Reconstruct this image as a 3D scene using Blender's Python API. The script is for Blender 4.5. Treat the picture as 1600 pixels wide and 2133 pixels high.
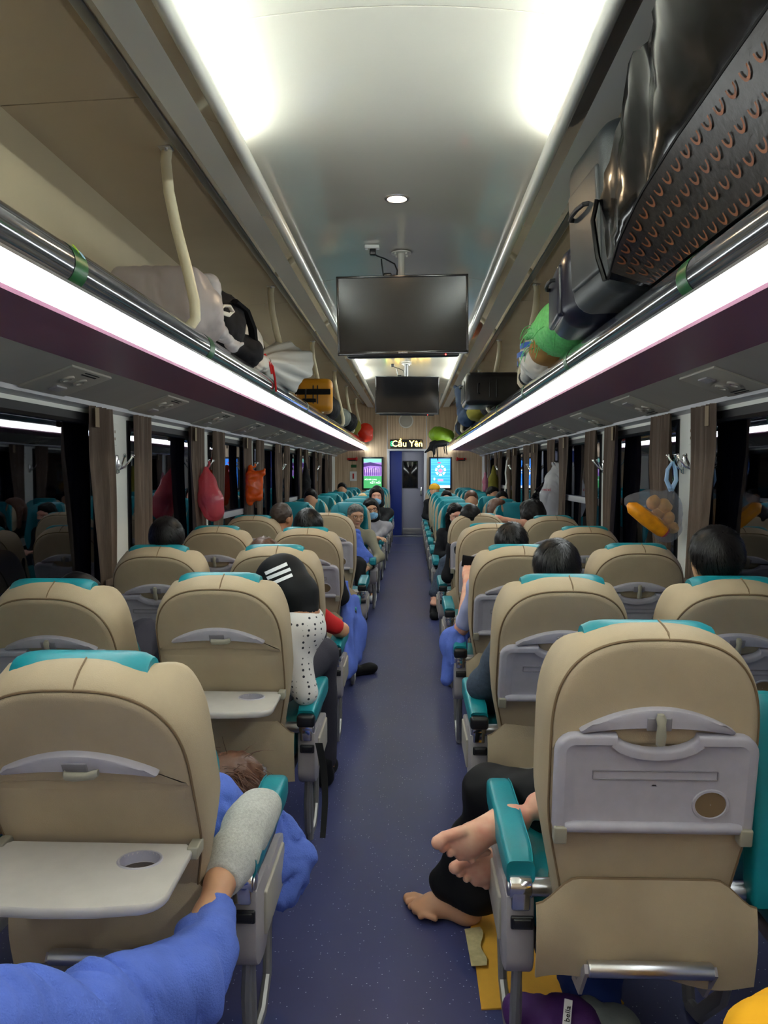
import bpy, bmesh, math, random
import numpy as np
from mathutils import Vector, Matrix, Euler
random.seed(7); RNG = np.random.default_rng(7)
for o in list(bpy.data.objects): bpy.data.objects.remove(o)
S = bpy.context.scene; C = S.collection
PI = math.pi
# ------------------------------------------------------------------ camera
FPX = 1600.0; CAM = (0.07, 0.0, 1.45)
PH = math.atan(84.5/FPX); TH = math.atan(57/FPX*math.cos(PH))
cd = bpy.data.cameras.new('camera'); cam = bpy.data.objects.new('camera', cd); C.objects.link(cam)
cd.sensor_fit = 'HORIZONTAL'; cd.sensor_width = 36.0; cd.lens = FPX/1600*36.0; cd.clip_start = .03
cam.location = CAM; cam.rotation_euler = (PI/2-PH, 0, TH); S.camera = cam
# ------------------------------------------------------------------ world, exposure
W = bpy.data.worlds.new('night'); S.world = W; W.use_nodes = True
bg = W.node_tree.nodes['Background']; bg.inputs[0].default_value = (.012, .017, .045, 1); bg.inputs[1].default_value = 2.2
S.view_settings.view_transform = 'Standard'; S.view_settings.look = 'None'
S.view_settings.exposure = 1.45; S.view_settings.gamma = 1.0; S.view_settings.use_curve_mapping = False
STRIP = 7.0; COVE = 52.0          # radiance of the rack light strips and of the cove tubes
# ------------------------------------------------------------------ pixel to point at a known depth
_r = (math.cos(TH), math.sin(TH), 0)
_f = (-math.sin(TH)*math.cos(PH), math.cos(TH)*math.cos(PH), -math.sin(PH))
_u = (-math.sin(TH)*math.sin(PH), math.cos(TH)*math.sin(PH), math.cos(PH))
def at(px, py, y=None, x=None, z=None):
    a = (px-800)/FPX; b = (1066.5-py)/FPX
    d = [_f[i]+a*_r[i]+b*_u[i] for i in range(3)]
    t = y/d[1] if y is not None else ((x-CAM[0])/d[0] if x is not None else (z-CAM[2])/d[2])
    return Vector((CAM[0]+t*d[0], t*d[1], CAM[2]+t*d[2]))
V = Vector
# ------------------------------------------------------------------ materials
MATS = {}
def mat(name, col, rough=.5, metal=0., var=.0, vscale=8., bump=0., bscale=60., emit=None, estr=0., trans=0., alpha=1., coat=0., spec=.5, stretch=None, col2=None, sss=0.):
    m = bpy.data.materials.new(name); m.use_nodes = True; MATS[name] = m
    nt = m.node_tree; n = nt.nodes; l = nt.links
    b = n['Principled BSDF']
    c = (col[0], col[1], col[2], 1)
    b.inputs['Base Color'].default_value = c
    b.inputs['Roughness'].default_value = rough; b.inputs['Metallic'].default_value = metal
    b.inputs['Specular IOR Level'].default_value = spec
    if coat: b.inputs['Coat Weight'].default_value = coat; b.inputs['Coat Roughness'].default_value = .06
    if trans: b.inputs['Transmission Weight'].default_value = trans
    if alpha < 1: b.inputs['Alpha'].default_value = alpha
    if sss:
        b.inputs['Subsurface Weight'].default_value = sss; b.inputs['Subsurface Radius'].default_value = (.012, .005, .003)
    if emit:
        b.inputs['Emission Color'].default_value = (*emit, 1); b.inputs['Emission Strength'].default_value = estr
    co = None
    if var or bump:
        tc = n.new('ShaderNodeTexCoord'); mp = n.new('ShaderNodeMapping'); l.new(tc.outputs['Object'], mp.inputs['Vector'])
        if stretch: mp.inputs['Scale'].default_value = stretch
        co = mp.outputs['Vector']
    if var:
        t = n.new('ShaderNodeTexNoise'); t.inputs['Scale'].default_value = vscale; t.inputs['Detail'].default_value = 5
        l.new(co, t.inputs['Vector'])
        mx = n.new('ShaderNodeMix'); mx.data_type = 'RGBA'
        d = col2 or tuple(max(0, v*(1-var)) for v in col); u = tuple(min(1, v*(1+var*.6)) for v in col) if not col2 else col
        mx.inputs[6].default_value = (*d, 1); mx.inputs[7].default_value = (*u, 1)
        rp = n.new('ShaderNodeMapRange'); rp.inputs[1].default_value = .32; rp.inputs[2].default_value = .68
        l.new(t.outputs['Fac'], rp.inputs[0]); l.new(rp.outputs[0], mx.inputs[0]); l.new(mx.outputs[2], b.inputs['Base Color'])
    if bump:
        t2 = n.new('ShaderNodeTexNoise'); t2.inputs['Scale'].default_value = bscale; t2.inputs['Detail'].default_value = 4
        l.new(co, t2.inputs['Vector'])
        bp = n.new('ShaderNodeBump'); bp.inputs['Strength'].default_value = bump; bp.inputs['Distance'].default_value = .004
        l.new(t2.outputs['Fac'], bp.inputs['Height']); l.new(bp.outputs['Normal'], b.inputs['Normal'])
    return m
def srgb(r, g, b):
    f = lambda v: (v/255/12.92) if v/255 <= .04045 else ((v/255+.055)/1.055)**2.4
    return (f(r), f(g), f(b))
mat('beige', srgb(175, 157, 128), .62, var=.10, vscale=5, bump=.25, bscale=420)
mat('beige_dark', srgb(120, 98, 70), .7)
mat('teal', srgb(16, 134, 146), .38, var=.12, vscale=9, bump=.12, bscale=150)
mat('tray', srgb(172, 168, 176), .42, var=.05, vscale=30, bump=.05, bscale=500)
mat('tray_edge', srgb(128, 124, 130), .45)
mat('tray_open', srgb(200, 194, 186), .4, var=.04, vscale=20, bump=.04, bscale=500)
mat('latch', srgb(150, 145, 128), .45)
mat('greyplastic', srgb(158, 152, 154), .42, var=.06, vscale=14)
mat('chrome', (.75, .76, .78), .13, metal=1.)
mat('steel', (.62, .62, .64), .3, metal=1.)
mat('blackplastic', (.012, .012, .014), .32)
mat('rubber', (.01, .01, .012), .5)
mat('darkcloth', (.012, .012, .015), .8, spec=.25, var=.3, vscale=20)
mat('floor', srgb(50, 54, 96), .36, spec=.5)
mat('wallwhite', srgb(228, 229, 221), .5, var=.05, vscale=3)
mat('cream', srgb(198, 184, 154), .45, var=.06, vscale=2)
mat('legmetal', (.30, .29, .27), .38, metal=.6)
mat('baypanel', srgb(180, 162, 136), .22, var=.05, vscale=2)
mat('glosspanel', srgb(150, 136, 122), .07, coat=.6, var=.06, vscale=3)
mat('vault', srgb(204, 200, 189), .12, coat=.35, var=.04, vscale=1.2)
mat('covetrim', srgb(214, 212, 204), .25)
mat('alu', srgb(150, 152, 156), .3, metal=.7)
mat('tube', srgb(120, 122, 130), .12, metal=.75, coat=.5, var=.15, vscale=6, stretch=(1, .12, 1))
mat('purple', srgb(160, 102, 132), .4)
mat('servpanel', srgb(156, 150, 142), .55, var=.05, vscale=4)
mat('servwhite', srgb(170, 164, 152), .45)
mat('railwhite', srgb(176, 176, 180), .4)
mat('strip', (1, 1, 1), .4, emit=(.93, 1, .985), estr=STRIP)
mat('covetube', (1, 1, 1), .4, emit=(.90, 1, .96), estr=COVE)
mat('downlamp', (1, 1, 1), .4, emit=(1, .72, .42), estr=120)
mat('curtain', srgb(104, 88, 76), .85, var=.22, vscale=40, stretch=(1, 1, .05), bump=.2, bscale=300)
mat('polecream', srgb(222, 212, 182), .35)
mat('screenoff', (.008, .008, .01), .2, spec=.42)
mat('screengloss', (.006, .006, .008), .08)
mat('tvbezel', (.03, .03, .034), .12, metal=.3, coat=.8)
mat('doorblue', srgb(22, 46, 130), .4)
mat('doorgrey', srgb(150, 150, 166), .45)
mat('red', srgb(196, 26, 22), .4)
mat('green', srgb(10, 84, 36), .35)
mat('white', (.8, .8, .8), .5)
mat('skin', srgb(202, 152, 118), .5, sss=.12, var=.08, vscale=14)
mat('skinpale', srgb(226, 180, 152), .48, sss=.15, var=.10, vscale=16, col2=srgb(210, 140, 118))
mat('skindark', srgb(176, 122, 88), .5, sss=.1, var=.08, vscale=14)
mat('hair', (.005, .004, .004), .5, spec=.2)
mat('strand', (.010, .008, .008), .4, spec=.35)
mat('hairbrown', srgb(96, 62, 44), .42)
mat('hairgrey', srgb(104, 100, 94), .5, var=.4, vscale=70)
mat('hairblonde', srgb(196, 168, 116), .5)
mat('scalp', srgb(62, 48, 40), .5, var=.25, vscale=40)
mat('blanket', srgb(88, 114, 202), .95, var=.10, vscale=14, bump=.6, bscale=260)
mat('sock', srgb(190, 190, 184), .95, var=.16, vscale=160, bump=.5, bscale=420)
mat('eyewhite', (.75, .72, .7), .3)
mat('eyedark', (.01, .008, .008), .2)
mat('lip', srgb(170, 96, 86), .5)
mat('mask', srgb(132, 184, 220), .8)
mat('maskdark', srgb(28, 84, 110), .8)
mat('gold', srgb(150, 110, 60), .3, metal=.8)
mat('trouser', srgb(48, 46, 58), .85, bump=.3, bscale=200)
mat('khaki', srgb(150, 142, 118), .85, bump=.3, bscale=200)
mat('greyknit', srgb(150, 146, 152), .9, bump=.4, bscale=200)
mat('redcloth', srgb(196, 22, 26), .8, bump=.2, bscale=200)
mat('denim', srgb(66, 78, 96), .85, var=.25, vscale=60, bump=.3, bscale=300)
mat('lightblue', srgb(176, 182, 220), .85)
mat('striped', srgb(70, 66, 70), .85)
mat('whitecloth', srgb(214, 214, 220), .85)
mat('black', (.006, .006, .007), .65, spec=.2)
# spotted shirt
m = mat('dots', srgb(222, 218, 214), .85); nt = m.node_tree
tc = nt.nodes.new('ShaderNodeTexCoord'); vo = nt.nodes.new('ShaderNodeTexVoronoi'); vo.inputs['Scale'].default_value = 46; vo.inputs['Randomness'].default_value = .25
nt.links.new(tc.outputs['Object'], vo.inputs['Vector'])
cr = nt.nodes.new('ShaderNodeValToRGB'); cr.color_ramp.elements[0].position = .2; cr.color_ramp.elements[1].position = .26
cr.color_ramp.elements[0].color = (.03, .03, .04, 1); cr.color_ramp.elements[1].color = (*srgb(222, 218, 214), 1)
nt.links.new(vo.outputs['Distance'], cr.inputs[0]); nt.links.new(cr.outputs[0], nt.nodes['Principled BSDF'].inputs['Base Color'])
# floor specks
m = MATS['floor']; nt = m.node_tree
tc = nt.nodes.new('ShaderNodeTexCoord'); vo = nt.nodes.new('ShaderNodeTexVoronoi'); vo.inputs['Scale'].default_value = 95
no = nt.nodes.new('ShaderNodeTexNoise'); no.inputs['Scale'].default_value = 2.2; no.inputs['Detail'].default_value = 6
nt.links.new(tc.outputs['Object'], vo.inputs['Vector']); nt.links.new(tc.outputs['Object'], no.inputs['Vector'])
cr = nt.nodes.new('ShaderNodeValToRGB'); cr.color_ramp.elements[0].position = .12; cr.color_ramp.elements[1].position = .2
cr.color_ramp.elements[0].color = (1, 1, 1, 1); cr.color_ramp.elements[1].color = (0, 0, 0, 1)
nt.links.new(vo.outputs['Distance'], cr.inputs[0])
sep = nt.nodes.new('ShaderNodeSeparateColor'); nt.links.new(vo.outputs['Color'], sep.inputs[0])
gt = nt.nodes.new('ShaderNodeMath'); gt.operation = 'GREATER_THAN'; gt.inputs[1].default_value = .8; nt.links.new(sep.outputs[0], gt.inputs[0])
mu = nt.nodes.new('ShaderNodeMath'); mu.operation = 'MULTIPLY'; nt.links.new(cr.outputs[0], mu.inputs[0]); nt.links.new(gt.outputs[0], mu.inputs[1])
m1 = nt.nodes.new('ShaderNodeMix'); m1.data_type = 'RGBA'; m1.inputs[6].default_value = (*srgb(50, 55, 98), 1); m1.inputs[7].default_value = (*srgb(66, 72, 118), 1)
nt.links.new(no.outputs['Fac'], m1.inputs[0])
m2 = nt.nodes.new('ShaderNodeMix'); m2.data_type = 'RGBA'; m2.inputs[7].default_value = (*srgb(190, 196, 220), 1)
nt.links.new(m1.outputs[2], m2.inputs[6]); nt.links.new(mu.outputs[0], m2.inputs[0])
nt.links.new(m2.outputs[2], nt.nodes['Principled BSDF'].inputs['Base Color'])
# wood laminate of the end wall
m = mat('wood', srgb(176, 150, 122), .5); nt = m.node_tree
tc = nt.nodes.new('ShaderNodeTexCoord'); mp = nt.nodes.new('ShaderNodeMapping'); mp.inputs['Scale'].default_value = (1, 1, .03)
no = nt.nodes.new('ShaderNodeTexNoise'); no.inputs['Scale'].default_value = 34; no.inputs['Detail'].default_value = 4
nt.links.new(tc.outputs['Object'], mp.inputs[0]); nt.links.new(mp.outputs[0], no.inputs['Vector'])
cr = nt.nodes.new('ShaderNodeValToRGB'); cr.color_ramp.elements[0].position = .38; cr.color_ramp.elements[1].position = .62
cr.color_ramp.elements[0].color = (*srgb(176, 150, 122), 1); cr.color_ramp.elements[1].color = (*srgb(206, 182, 152), 1)
nt.links.new(no.outputs['Fac'], cr.inputs[0]); nt.links.new(cr.outputs[0], nt.nodes['Principled BSDF'].inputs['Base Color'])
# night window glass: see-through with mirror reflection
m = bpy.data.materials.new('glass'); MATS['glass'] = m; m.use_nodes = True; nt = m.node_tree
for x in list(nt.nodes): nt.nodes.remove(x)
out = nt.nodes.new('ShaderNodeOutputMaterial'); mx = nt.nodes.new('ShaderNodeMixShader'); tr = nt.nodes.new('ShaderNodeBsdfTransparent'); gl = nt.nodes.new('ShaderNodeBsdfGlossy')
fr = nt.nodes.new('ShaderNodeFresnel'); fr.inputs[0].default_value = 1.7
tr.inputs[0].default_value = (.55, .6, .75, 1); gl.inputs[0].default_value = (.85, .88, 1, 1); gl.inputs['Roughness'].default_value = .015
nt.links.new(fr.outputs[0], mx.inputs[0]); nt.links.new(tr.outputs[0], mx.inputs[1]); nt.links.new(gl.outputs[0], mx.inputs[2]); nt.links.new(mx.outputs[0], out.inputs[0])
def film(name, col, alpha, rough=.2):
    m = bpy.data.materials.new(name); MATS[name] = m; m.use_nodes = True; nt = m.node_tree; b = nt.nodes['Principled BSDF']
    b.inputs['Base Color'].default_value = (*col, 1); b.inputs['Roughness'].default_value = rough; b.inputs['Specular IOR Level'].default_value = .7
    out = nt.nodes['Material Output']; mx = nt.nodes.new('ShaderNodeMixShader'); tr = nt.nodes.new('ShaderNodeBsdfTransparent'); tl = nt.nodes.new('ShaderNodeBsdfTranslucent'); ad = nt.nodes.new('ShaderNodeMixShader')
    tl.inputs[0].default_value = (*col, 1); ad.inputs[0].default_value = .35
    nt.links.new(b.outputs[0], ad.inputs[1]); nt.links.new(tl.outputs[0], ad.inputs[2])
    tr.inputs[0].default_value = (*[.5+.5*c for c in col], 1); mx.inputs[0].default_value = alpha
    nt.links.new(tr.outputs[0], mx.inputs[1]); nt.links.new(ad.outputs[0], mx.inputs[2]); nt.links.new(mx.outputs[0], out.inputs[0])
film('film_pink', srgb(244, 112, 126), .6); film('film_orange', srgb(250, 112, 20), .93); film('film_white', srgb(226, 224, 228), .86)
film('film_clear', srgb(200, 206, 220), .2, .1); film('film_red', srgb(250, 84, 60), .85); film('film_grey', srgb(206, 196, 196), .97, .35)
# ------------------------------------------------------------------ mesh helpers
class MB:
    def __init__(s): s.v = []; s.f = []
    def add(s, v, f):
        o = len(s.v); s.v += [tuple(p) for p in v]; s.f += [tuple(i+o for i in q) for q in f]; return s
    def box(s, x0, x1, y0, y1, z0, z1):
        return s.add([(x0,y0,z0),(x1,y0,z0),(x1,y1,z0),(x0,y1,z0),(x0,y0,z1),(x1,y0,z1),(x1,y1,z1),(x0,y1,z1)],
                     [(3,2,1,0),(4,5,6,7),(0,1,5,4),(1,2,6,5),(2,3,7,6),(3,0,4,7)])
    def loft(s, rings, cap=True, closed=True):
        n = len(rings[0]); v = [p for r in rings for p in r]; f = []
        for i in range(len(rings)-1):
            for j in range(n if closed else n-1):
                k = (j+1) % n
                f.append((i*n+j, i*n+k, (i+1)*n+k, (i+1)*n+j))
        if cap: f.append(tuple(range(n-1, -1, -1))); f.append(tuple((len(rings)-1)*n+j for j in range(n)))
        return s.add(v, f)
    def tube(s, pts, r, n=8, flat=None):
        pts = [Vector(p) for p in pts]; rings = []; up = None
        for i, p in enumerate(pts):
            t = (pts[min(i+1, len(pts)-1)]-pts[max(i-1, 0)]).normalized()
            if up is None: up = Vector((0,0,1)) if abs(t.z) < .9 else Vector((1,0,0))
            a = t.cross(up); a = a.normalized() if a.length > 1e-6 else Vector((1,0,0)); b = a.cross(t).normalized(); up = b
            rr = r[i] if isinstance(r, (list, tuple)) else r
            fa = flat or 1
            rings.append([p+a*math.cos(2*PI*k/n)*rr*fa+b*math.sin(2*PI*k/n)*rr for k in range(n)])
        return s.loft(rings)
    def cyl(s, a, b, r, n=16, bev=0):
        a = Vector(a); b = Vector(b); L = (b-a).length; t = (b-a)/L
        if bev: return s.tube([a, a+t*bev*.3, a+t*bev, b-t*bev, b-t*bev*.3, b], [r-bev, r-bev*.3, r, r, r-bev*.3, r-bev], n)
        return s.tube([a, b], r, n)
    def rbox(s, c, h, rad=.01, R=None, n=3):
        # box with rounded edges, loft of rounded rectangles
        rad = min(rad, min(h)*.98); rings = []; c = Vector(c)
        lv = [(-h[2]+rad*(1-math.cos(a)), rad*(1-math.sin(a))) for a in [PI/2*k/n for k in range(n+1)]]
        lv += [(-z, i) for z, i in reversed(lv)]
        for z, ins in lv:
            rr = max(rad-ins, 1e-4); hx = h[0]-ins; hy = h[1]-ins; ring = []
            for q, (sx, sy) in enumerate(((1,1),(-1,1),(-1,-1),(1,-1))):
                for k in range(n+1):
                    a = q*PI/2+PI/2*k/n
                    ring.append(Vector((sx*(hx-rr)+rr*math.cos(a), sy*(hy-rr)+rr*math.sin(a), z)))
            rings.append(ring)
        rings = [[(R@p if R else p)+c for p in r] for r in rings]
        return s.loft(rings)
    def prism(s, poly, ax, a, b):
        def P(u, w, t): return {'x': (t, u, w), 'y': (u, t, w), 'z': (u, w, t)}[ax]
        n = len(poly); v = [P(u, w, a) for u, w in poly]+[P(u, w, b) for u, w in poly]
        f = [tuple(range(n)), tuple(range(2*n-1, n-1, -1))]+[(j, j+n, (j+1) % n+n, (j+1) % n) for j in range(n)]
        return s.add(v, f)
    def grid(s, fn, nu, nv, thick=0):
        P = [[Vector(fn(i/nu, j/nv)) for j in range(nv+1)] for i in range(nu+1)]
        v = [p for r in P for p in r]; w = nv+1
        f = [(i*w+j, i*w+j+1, (i+1)*w+j+1, (i+1)*w+j) for i in range(nu) for j in range(nv)]
        if not thick: return s.add(v, f)
        N = len(v); v2 = []
        for i in range(nu+1):
            for j in range(nv+1):
                du = P[min(i+1, nu)][j]-P[max(i-1, 0)][j]; dv = P[i][min(j+1, nv)]-P[i][max(j-1, 0)]
                nn = dv.cross(du); nn = nn.normalized() if nn.length > 1e-9 else Vector((0,0,1))
                v2.append(P[i][j]-nn*thick)
        f2 = [tuple(k+N for k in reversed(q)) for q in f]
        rim = [i*w for i in range(nu+1)]+[nu*w+j for j in range(1, nv+1)]+[i*w+nv for i in range(nu-1, -1, -1)]+[j for j in range(nv-1, 0, -1)]
        fr = [(rim[k], rim[(k+1) % len(rim)], rim[(k+1) % len(rim)]+N, rim[k]+N) for k in range(len(rim))]
        return s.add(v+v2, f+f2+fr)
    def xf(s, M):
        s.v = [tuple(M@Vector(p)) for p in s.v]; return s
def mesh_of(name, mb, smooth=35):
    me = bpy.data.meshes.new(name)
    v, f = (mb.v, mb.f) if isinstance(mb, MB) else mb
    me.from_pydata(v, [], f)
    bm = bmesh.new(); bm.from_mesh(me); bmesh.ops.recalc_face_normals(bm, faces=bm.faces); bm.to_mesh(me); bm.free()
    if smooth:
        me.shade_smooth()
        if smooth < 180: me.set_sharp_from_angle(angle=math.radians(smooth))
    me.update(); return me
def wloc(o):
    p = Vector((0,0,0))
    while o is not None: p += o.location; o = o.parent
    return p
def obj(name, mb, m, parent=None, world=False, smooth=35, loc=None, rot=None):
    me = mb if isinstance(mb, bpy.types.Mesh) else None
    if me is None:
        if world and parent is not None:
            w = wloc(parent); mb2 = MB(); vv, ff = (mb.v, mb.f) if isinstance(mb, MB) else mb
            mb2.v = [(p[0]-w.x, p[1]-w.y, p[2]-w.z) for p in vv]; mb2.f = ff; mb = mb2
        me = mesh_of(name, mb, smooth)
    o = bpy.data.objects.new(name, me); C.objects.link(o)
    if not me.materials: me.materials.append(MATS[m])
    if parent is not None: o.parent = parent
    if loc is not None: o.location = loc
    if rot is not None: o.rotation_euler = rot
    return o
def tag(o, label, cat, group=None):
    o['label'] = label; o['category'] = cat
    if group: o['group'] = group
    return o
def thing(name, label, cat, loc=(0,0,0), group=None, rz=0):
    o = bpy.data.objects.new(name, None); C.objects.link(o); o.location = loc; o.rotation_euler = (0,0,rz); o.empty_display_size = .05
    return tag(o, label, cat, group)
def struct(name, mb=None, m=None, loc=(0,0,0), label=None, smooth=35):
    if mb is None: o = bpy.data.objects.new(name, None); C.objects.link(o)
    else: o = obj(name, mb, m, smooth=smooth)
    o.location = loc; o['kind'] = 'structure'
    if label: o['label'] = label
    return o
def text_mesh(body, size, M, depth=.001):
    cu = bpy.data.curves.new('t', 'FONT'); cu.body = body; cu.size = size; cu.align_x = 'CENTER'; cu.align_y = 'CENTER'; cu.extrude = depth; cu.resolution_u = 2
    o = bpy.data.objects.new('t', cu); C.objects.link(o)
    dg = bpy.context.evaluated_depsgraph_get(); dg.update(); me = bpy.data.meshes.new_from_object(o.evaluated_get(dg))
    mb = MB(); mb.v = [tuple(M@v.co) for v in me.vertices]; mb.f = [tuple(p.vertices) for p in me.polygons]
    bpy.data.objects.remove(o); bpy.data.curves.remove(cu); bpy.data.meshes.remove(me); return mb
FRONT = Matrix.Rotation(PI/2, 4, 'X')            # text readable from -y
ORD = ['first', 'second', 'third', 'fourth', 'fifth', 'sixth', 'seventh', 'eighth', 'ninth', 'tenth', 'eleventh', 'twelfth', 'thirteenth', 'fourteenth', 'fifteenth', 'sixteenth', 'seventeenth', 'eighteenth', 'nineteenth', 'twentieth']
# ------------------------------------------------------------------ signed distance shapes -> one smooth mesh (surface nets)
class SD:
    def __init__(s, k=.02): s.p = []; s.k = k; s.cuts = []; s.disp = None
    def cap(s, a, b, ra, rb=None, k=None):
        a = np.array(a, float); b = np.array(b, float); rb = ra if rb is None else rb
        R = max(ra, rb); lo = np.minimum(a, b)-R; hi = np.maximum(a, b)+R
        def f(X, Y, Z):
            ab = b-a; L = max(float(ab@ab), 1e-9)
            t = np.clip(((X-a[0])*ab[0]+(Y-a[1])*ab[1]+(Z-a[2])*ab[2])/L, 0, 1)
            return np.sqrt((X-a[0]-t*ab[0])**2+(Y-a[1]-t*ab[1])**2+(Z-a[2]-t*ab[2])**2)-(ra+(rb-ra)*t)
        s.p.append((f, lo, hi, k or s.k)); return s
    def chain(s, pts, rs, k=None):
        for i in range(len(pts)-1): s.cap(pts[i], pts[i+1], rs[i], rs[i+1], k)
        return s
    def _e(s, c, r, R):
        c = np.array(c, float); r = np.array(r, float); m = np.array(R if R is not None else np.eye(3), float).T
        ext = np.sqrt(((m.T*r)**2).sum(1))
        def f(X, Y, Z):
            x, y, z = X-c[0], Y-c[1], Z-c[2]
            p = [m[i,0]*x+m[i,1]*y+m[i,2]*z for i in range(3)]
            k0 = np.sqrt(sum((p[i]/r[i])**2 for i in range(3))); k1 = np.sqrt(sum((p[i]/r[i]**2)**2 for i in range(3)))
            return k0*(k0-1)/np.maximum(k1, 1e-6)
        return f, c-ext, c+ext
    def ell(s, c, r, R=None, k=None):
        f, lo, hi = s._e(c, r, R); s.p.append((f, lo, hi, k or s.k)); return s
    def cute(s, c, r, R=None, k=.006):
        f, lo, hi = s._e(c, r, R); s.cuts.append((f, k)); return s
    def cutp(s, p, n, k=.006):        # remove the side the normal points to
        p = np.array(p, float); n = np.array(n, float); n /= np.linalg.norm(n)
        s.cuts.append((lambda X, Y, Z: -((X-p[0])*n[0]+(Y-p[1])*n[1]+(Z-p[2])*n[2]), k)); return s
    def box(s, c, h, rad=.02, R=None, k=None):
        c = np.array(c, float); h = np.array(h, float)-rad; m = np.array(R if R is not None else np.eye(3), float).T
        ext = (np.abs(m.T)*(h+rad)).sum(1)
        def f(X, Y, Z):
            x, y, z = X-c[0], Y-c[1], Z-c[2]
            q = [np.abs(m[i,0]*x+m[i,1]*y+m[i,2]*z)-h[i] for i in range(3)]
            return np.sqrt(sum(np.maximum(v, 0)**2 for v in q))+np.minimum(np.maximum(np.maximum(q[0], q[1]), q[2]), 0)-rad
        s.p.append((f, c-ext, c+ext, k or s.k)); return s
    def mesh(s, h=.01):
        pad = 3*h+(.02 if s.disp else 0)
        lo = np.min([p[1] for p in s.p], 0)-pad; hi = np.max([p[2] for p in s.p], 0)+pad
        n = np.ceil((hi-lo)/h).astype(int)+1
        ax = [(lo[i]+h*np.arange(n[i])).astype(np.float32) for i in range(3)]
        d = np.full(n, .2, np.float32)
        for f, a, b, k in s.p:
            m = 1.2*k+2*h+(.02 if s.disp else 0)
            i0 = np.maximum(np.floor((a-m-lo)/h).astype(int), 0); i1 = np.minimum(np.ceil((b+m-lo)/h).astype(int)+1, n)
            X, Y, Z = ax[0][i0[0]:i1[0], None, None], ax[1][None, i0[1]:i1[1], None], ax[2][None, None, i0[2]:i1[2]]
            e = f(X, Y, Z).astype(np.float32); sl = d[i0[0]:i1[0], i0[1]:i1[1], i0[2]:i1[2]]
            g = np.maximum(k-np.abs(sl-e), 0)/k
            sl[...] = np.minimum(sl, e)-g*g*k*.25
        X, Y, Z = ax[0][:, None, None], ax[1][None, :, None], ax[2][None, None, :]
        if s.disp: d = d+s.disp(X, Y, Z).astype(np.float32)
        for f, k in s.cuts:
            e = -f(X, Y, Z).astype(np.float32); g = np.maximum(k-np.abs(d-e), 0)/k
            d = np.maximum(d, e)+g*g*k*.25
        d[0] = d[-1] = .1; d[:, 0] = d[:, -1] = .1; d[:, :, 0] = d[:, :, -1] = .1
        return nets(d, lo, h)
def nets(d, lo, h):
    sg = d < 0; nx, ny, nz = d.shape
    cn = np.zeros((nx-1, ny-1, nz-1), np.int8)
    for i in (0,1):
        for j in (0,1):
            for k in (0,1): cn += sg[i:nx-1+i, j:ny-1+j, k:nz-1+k]
    act = np.argwhere((cn > 0) & (cn < 8))
    if len(act) == 0: return [], []
    idx = np.full((nx-1, ny-1, nz-1), -1, np.int64); idx[act[:,0], act[:,1], act[:,2]] = np.arange(len(act))
    cor = [(i,j,k) for i in (0,1) for j in (0,1) for k in (0,1)]
    val = np.stack([d[act[:,0]+i, act[:,1]+j, act[:,2]+k] for i,j,k in cor], 1)
    pos = np.zeros((len(act), 3)); cnt = np.zeros(len(act))
    for a in range(8):
        for b in range(a+1, 8):
            ca, cb = np.array(cor[a]), np.array(cor[b])
            if np.abs(ca-cb).sum() != 1: continue
            va, vb = val[:, a], val[:, b]; mk = (va < 0) != (vb < 0)
            t = np.where(mk, va/np.where(mk, va-vb, 1), 0)
            pos += np.where(mk[:, None], ca+t[:, None]*(cb-ca), 0); cnt += mk
    pts = lo+h*(act+pos/cnt[:, None])
    faces = []
    for axis in range(3):
        o = [1,1,1]; o[axis] = 0
        s0 = [slice(1, m-1) for m in d.shape]; s0[axis] = slice(0, d.shape[axis]-1)
        s1 = list(s0); s1[axis] = slice(1, d.shape[axis])
        A = sg[tuple(s0)]; B = sg[tuple(s1)]
        e = np.argwhere(A != B)
        if len(e) == 0: continue
        fl = A[e[:,0], e[:,1], e[:,2]]
        base = e+np.array(o); u, w = [(1,2),(2,0),(0,1)][axis]
        q = []
        for du, dw in ((-1,-1),(0,-1),(0,0),(-1,0)):
            c = base.copy(); c[:, u] += du; c[:, w] += dw
            q.append(idx[c[:,0], c[:,1], c[:,2]])
        q = np.stack(q, 1); q[~fl] = q[~fl][:, ::-1]
        faces.append(q)
    F = np.concatenate(faces)
    return pts.tolist(), [tuple(r) for r in F.tolist()]
def ridge(amp, k, seed=0, n=4):
    rg = np.random.default_rng(seed); D = [rg.normal(size=3) for _ in range(n)]
    D = [q/np.linalg.norm(q)*k*rg.uniform(.6, 1.5) for q in D]; ph = rg.uniform(0, 6, n)
    def f(X, Y, Z):
        w = 0; a = 0
        for q, p in zip(D, ph):
            a = np.sin(q[0]*X+q[1]*Y+q[2]*Z+p+1.6*a); w = w+(np.sqrt(np.abs(a)+.02)-.6)
        return amp*(.8-w/n**.5*1.6)
    return f
def wrinkle(amp, k, seed=0, dirs=None):
    rg = np.random.default_rng(seed)
    D = [rg.normal(size=3) for _ in range(5)] if dirs is None else [np.array(q, float)+.35*rg.normal(size=3) for q in dirs for _ in range(3)]
    D = [q/np.linalg.norm(q)*k*rg.uniform(.7, 1.5) for q in D]; ph = rg.uniform(0, 6, len(D))
    def f(X, Y, Z):
        w = 0; a = 0
        for q, p in zip(D, ph):
            a = np.sin(q[0]*X+q[1]*Y+q[2]*Z+p+1.3*a); w = w+a
        return amp*w/len(D)**.5
    return f
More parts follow.
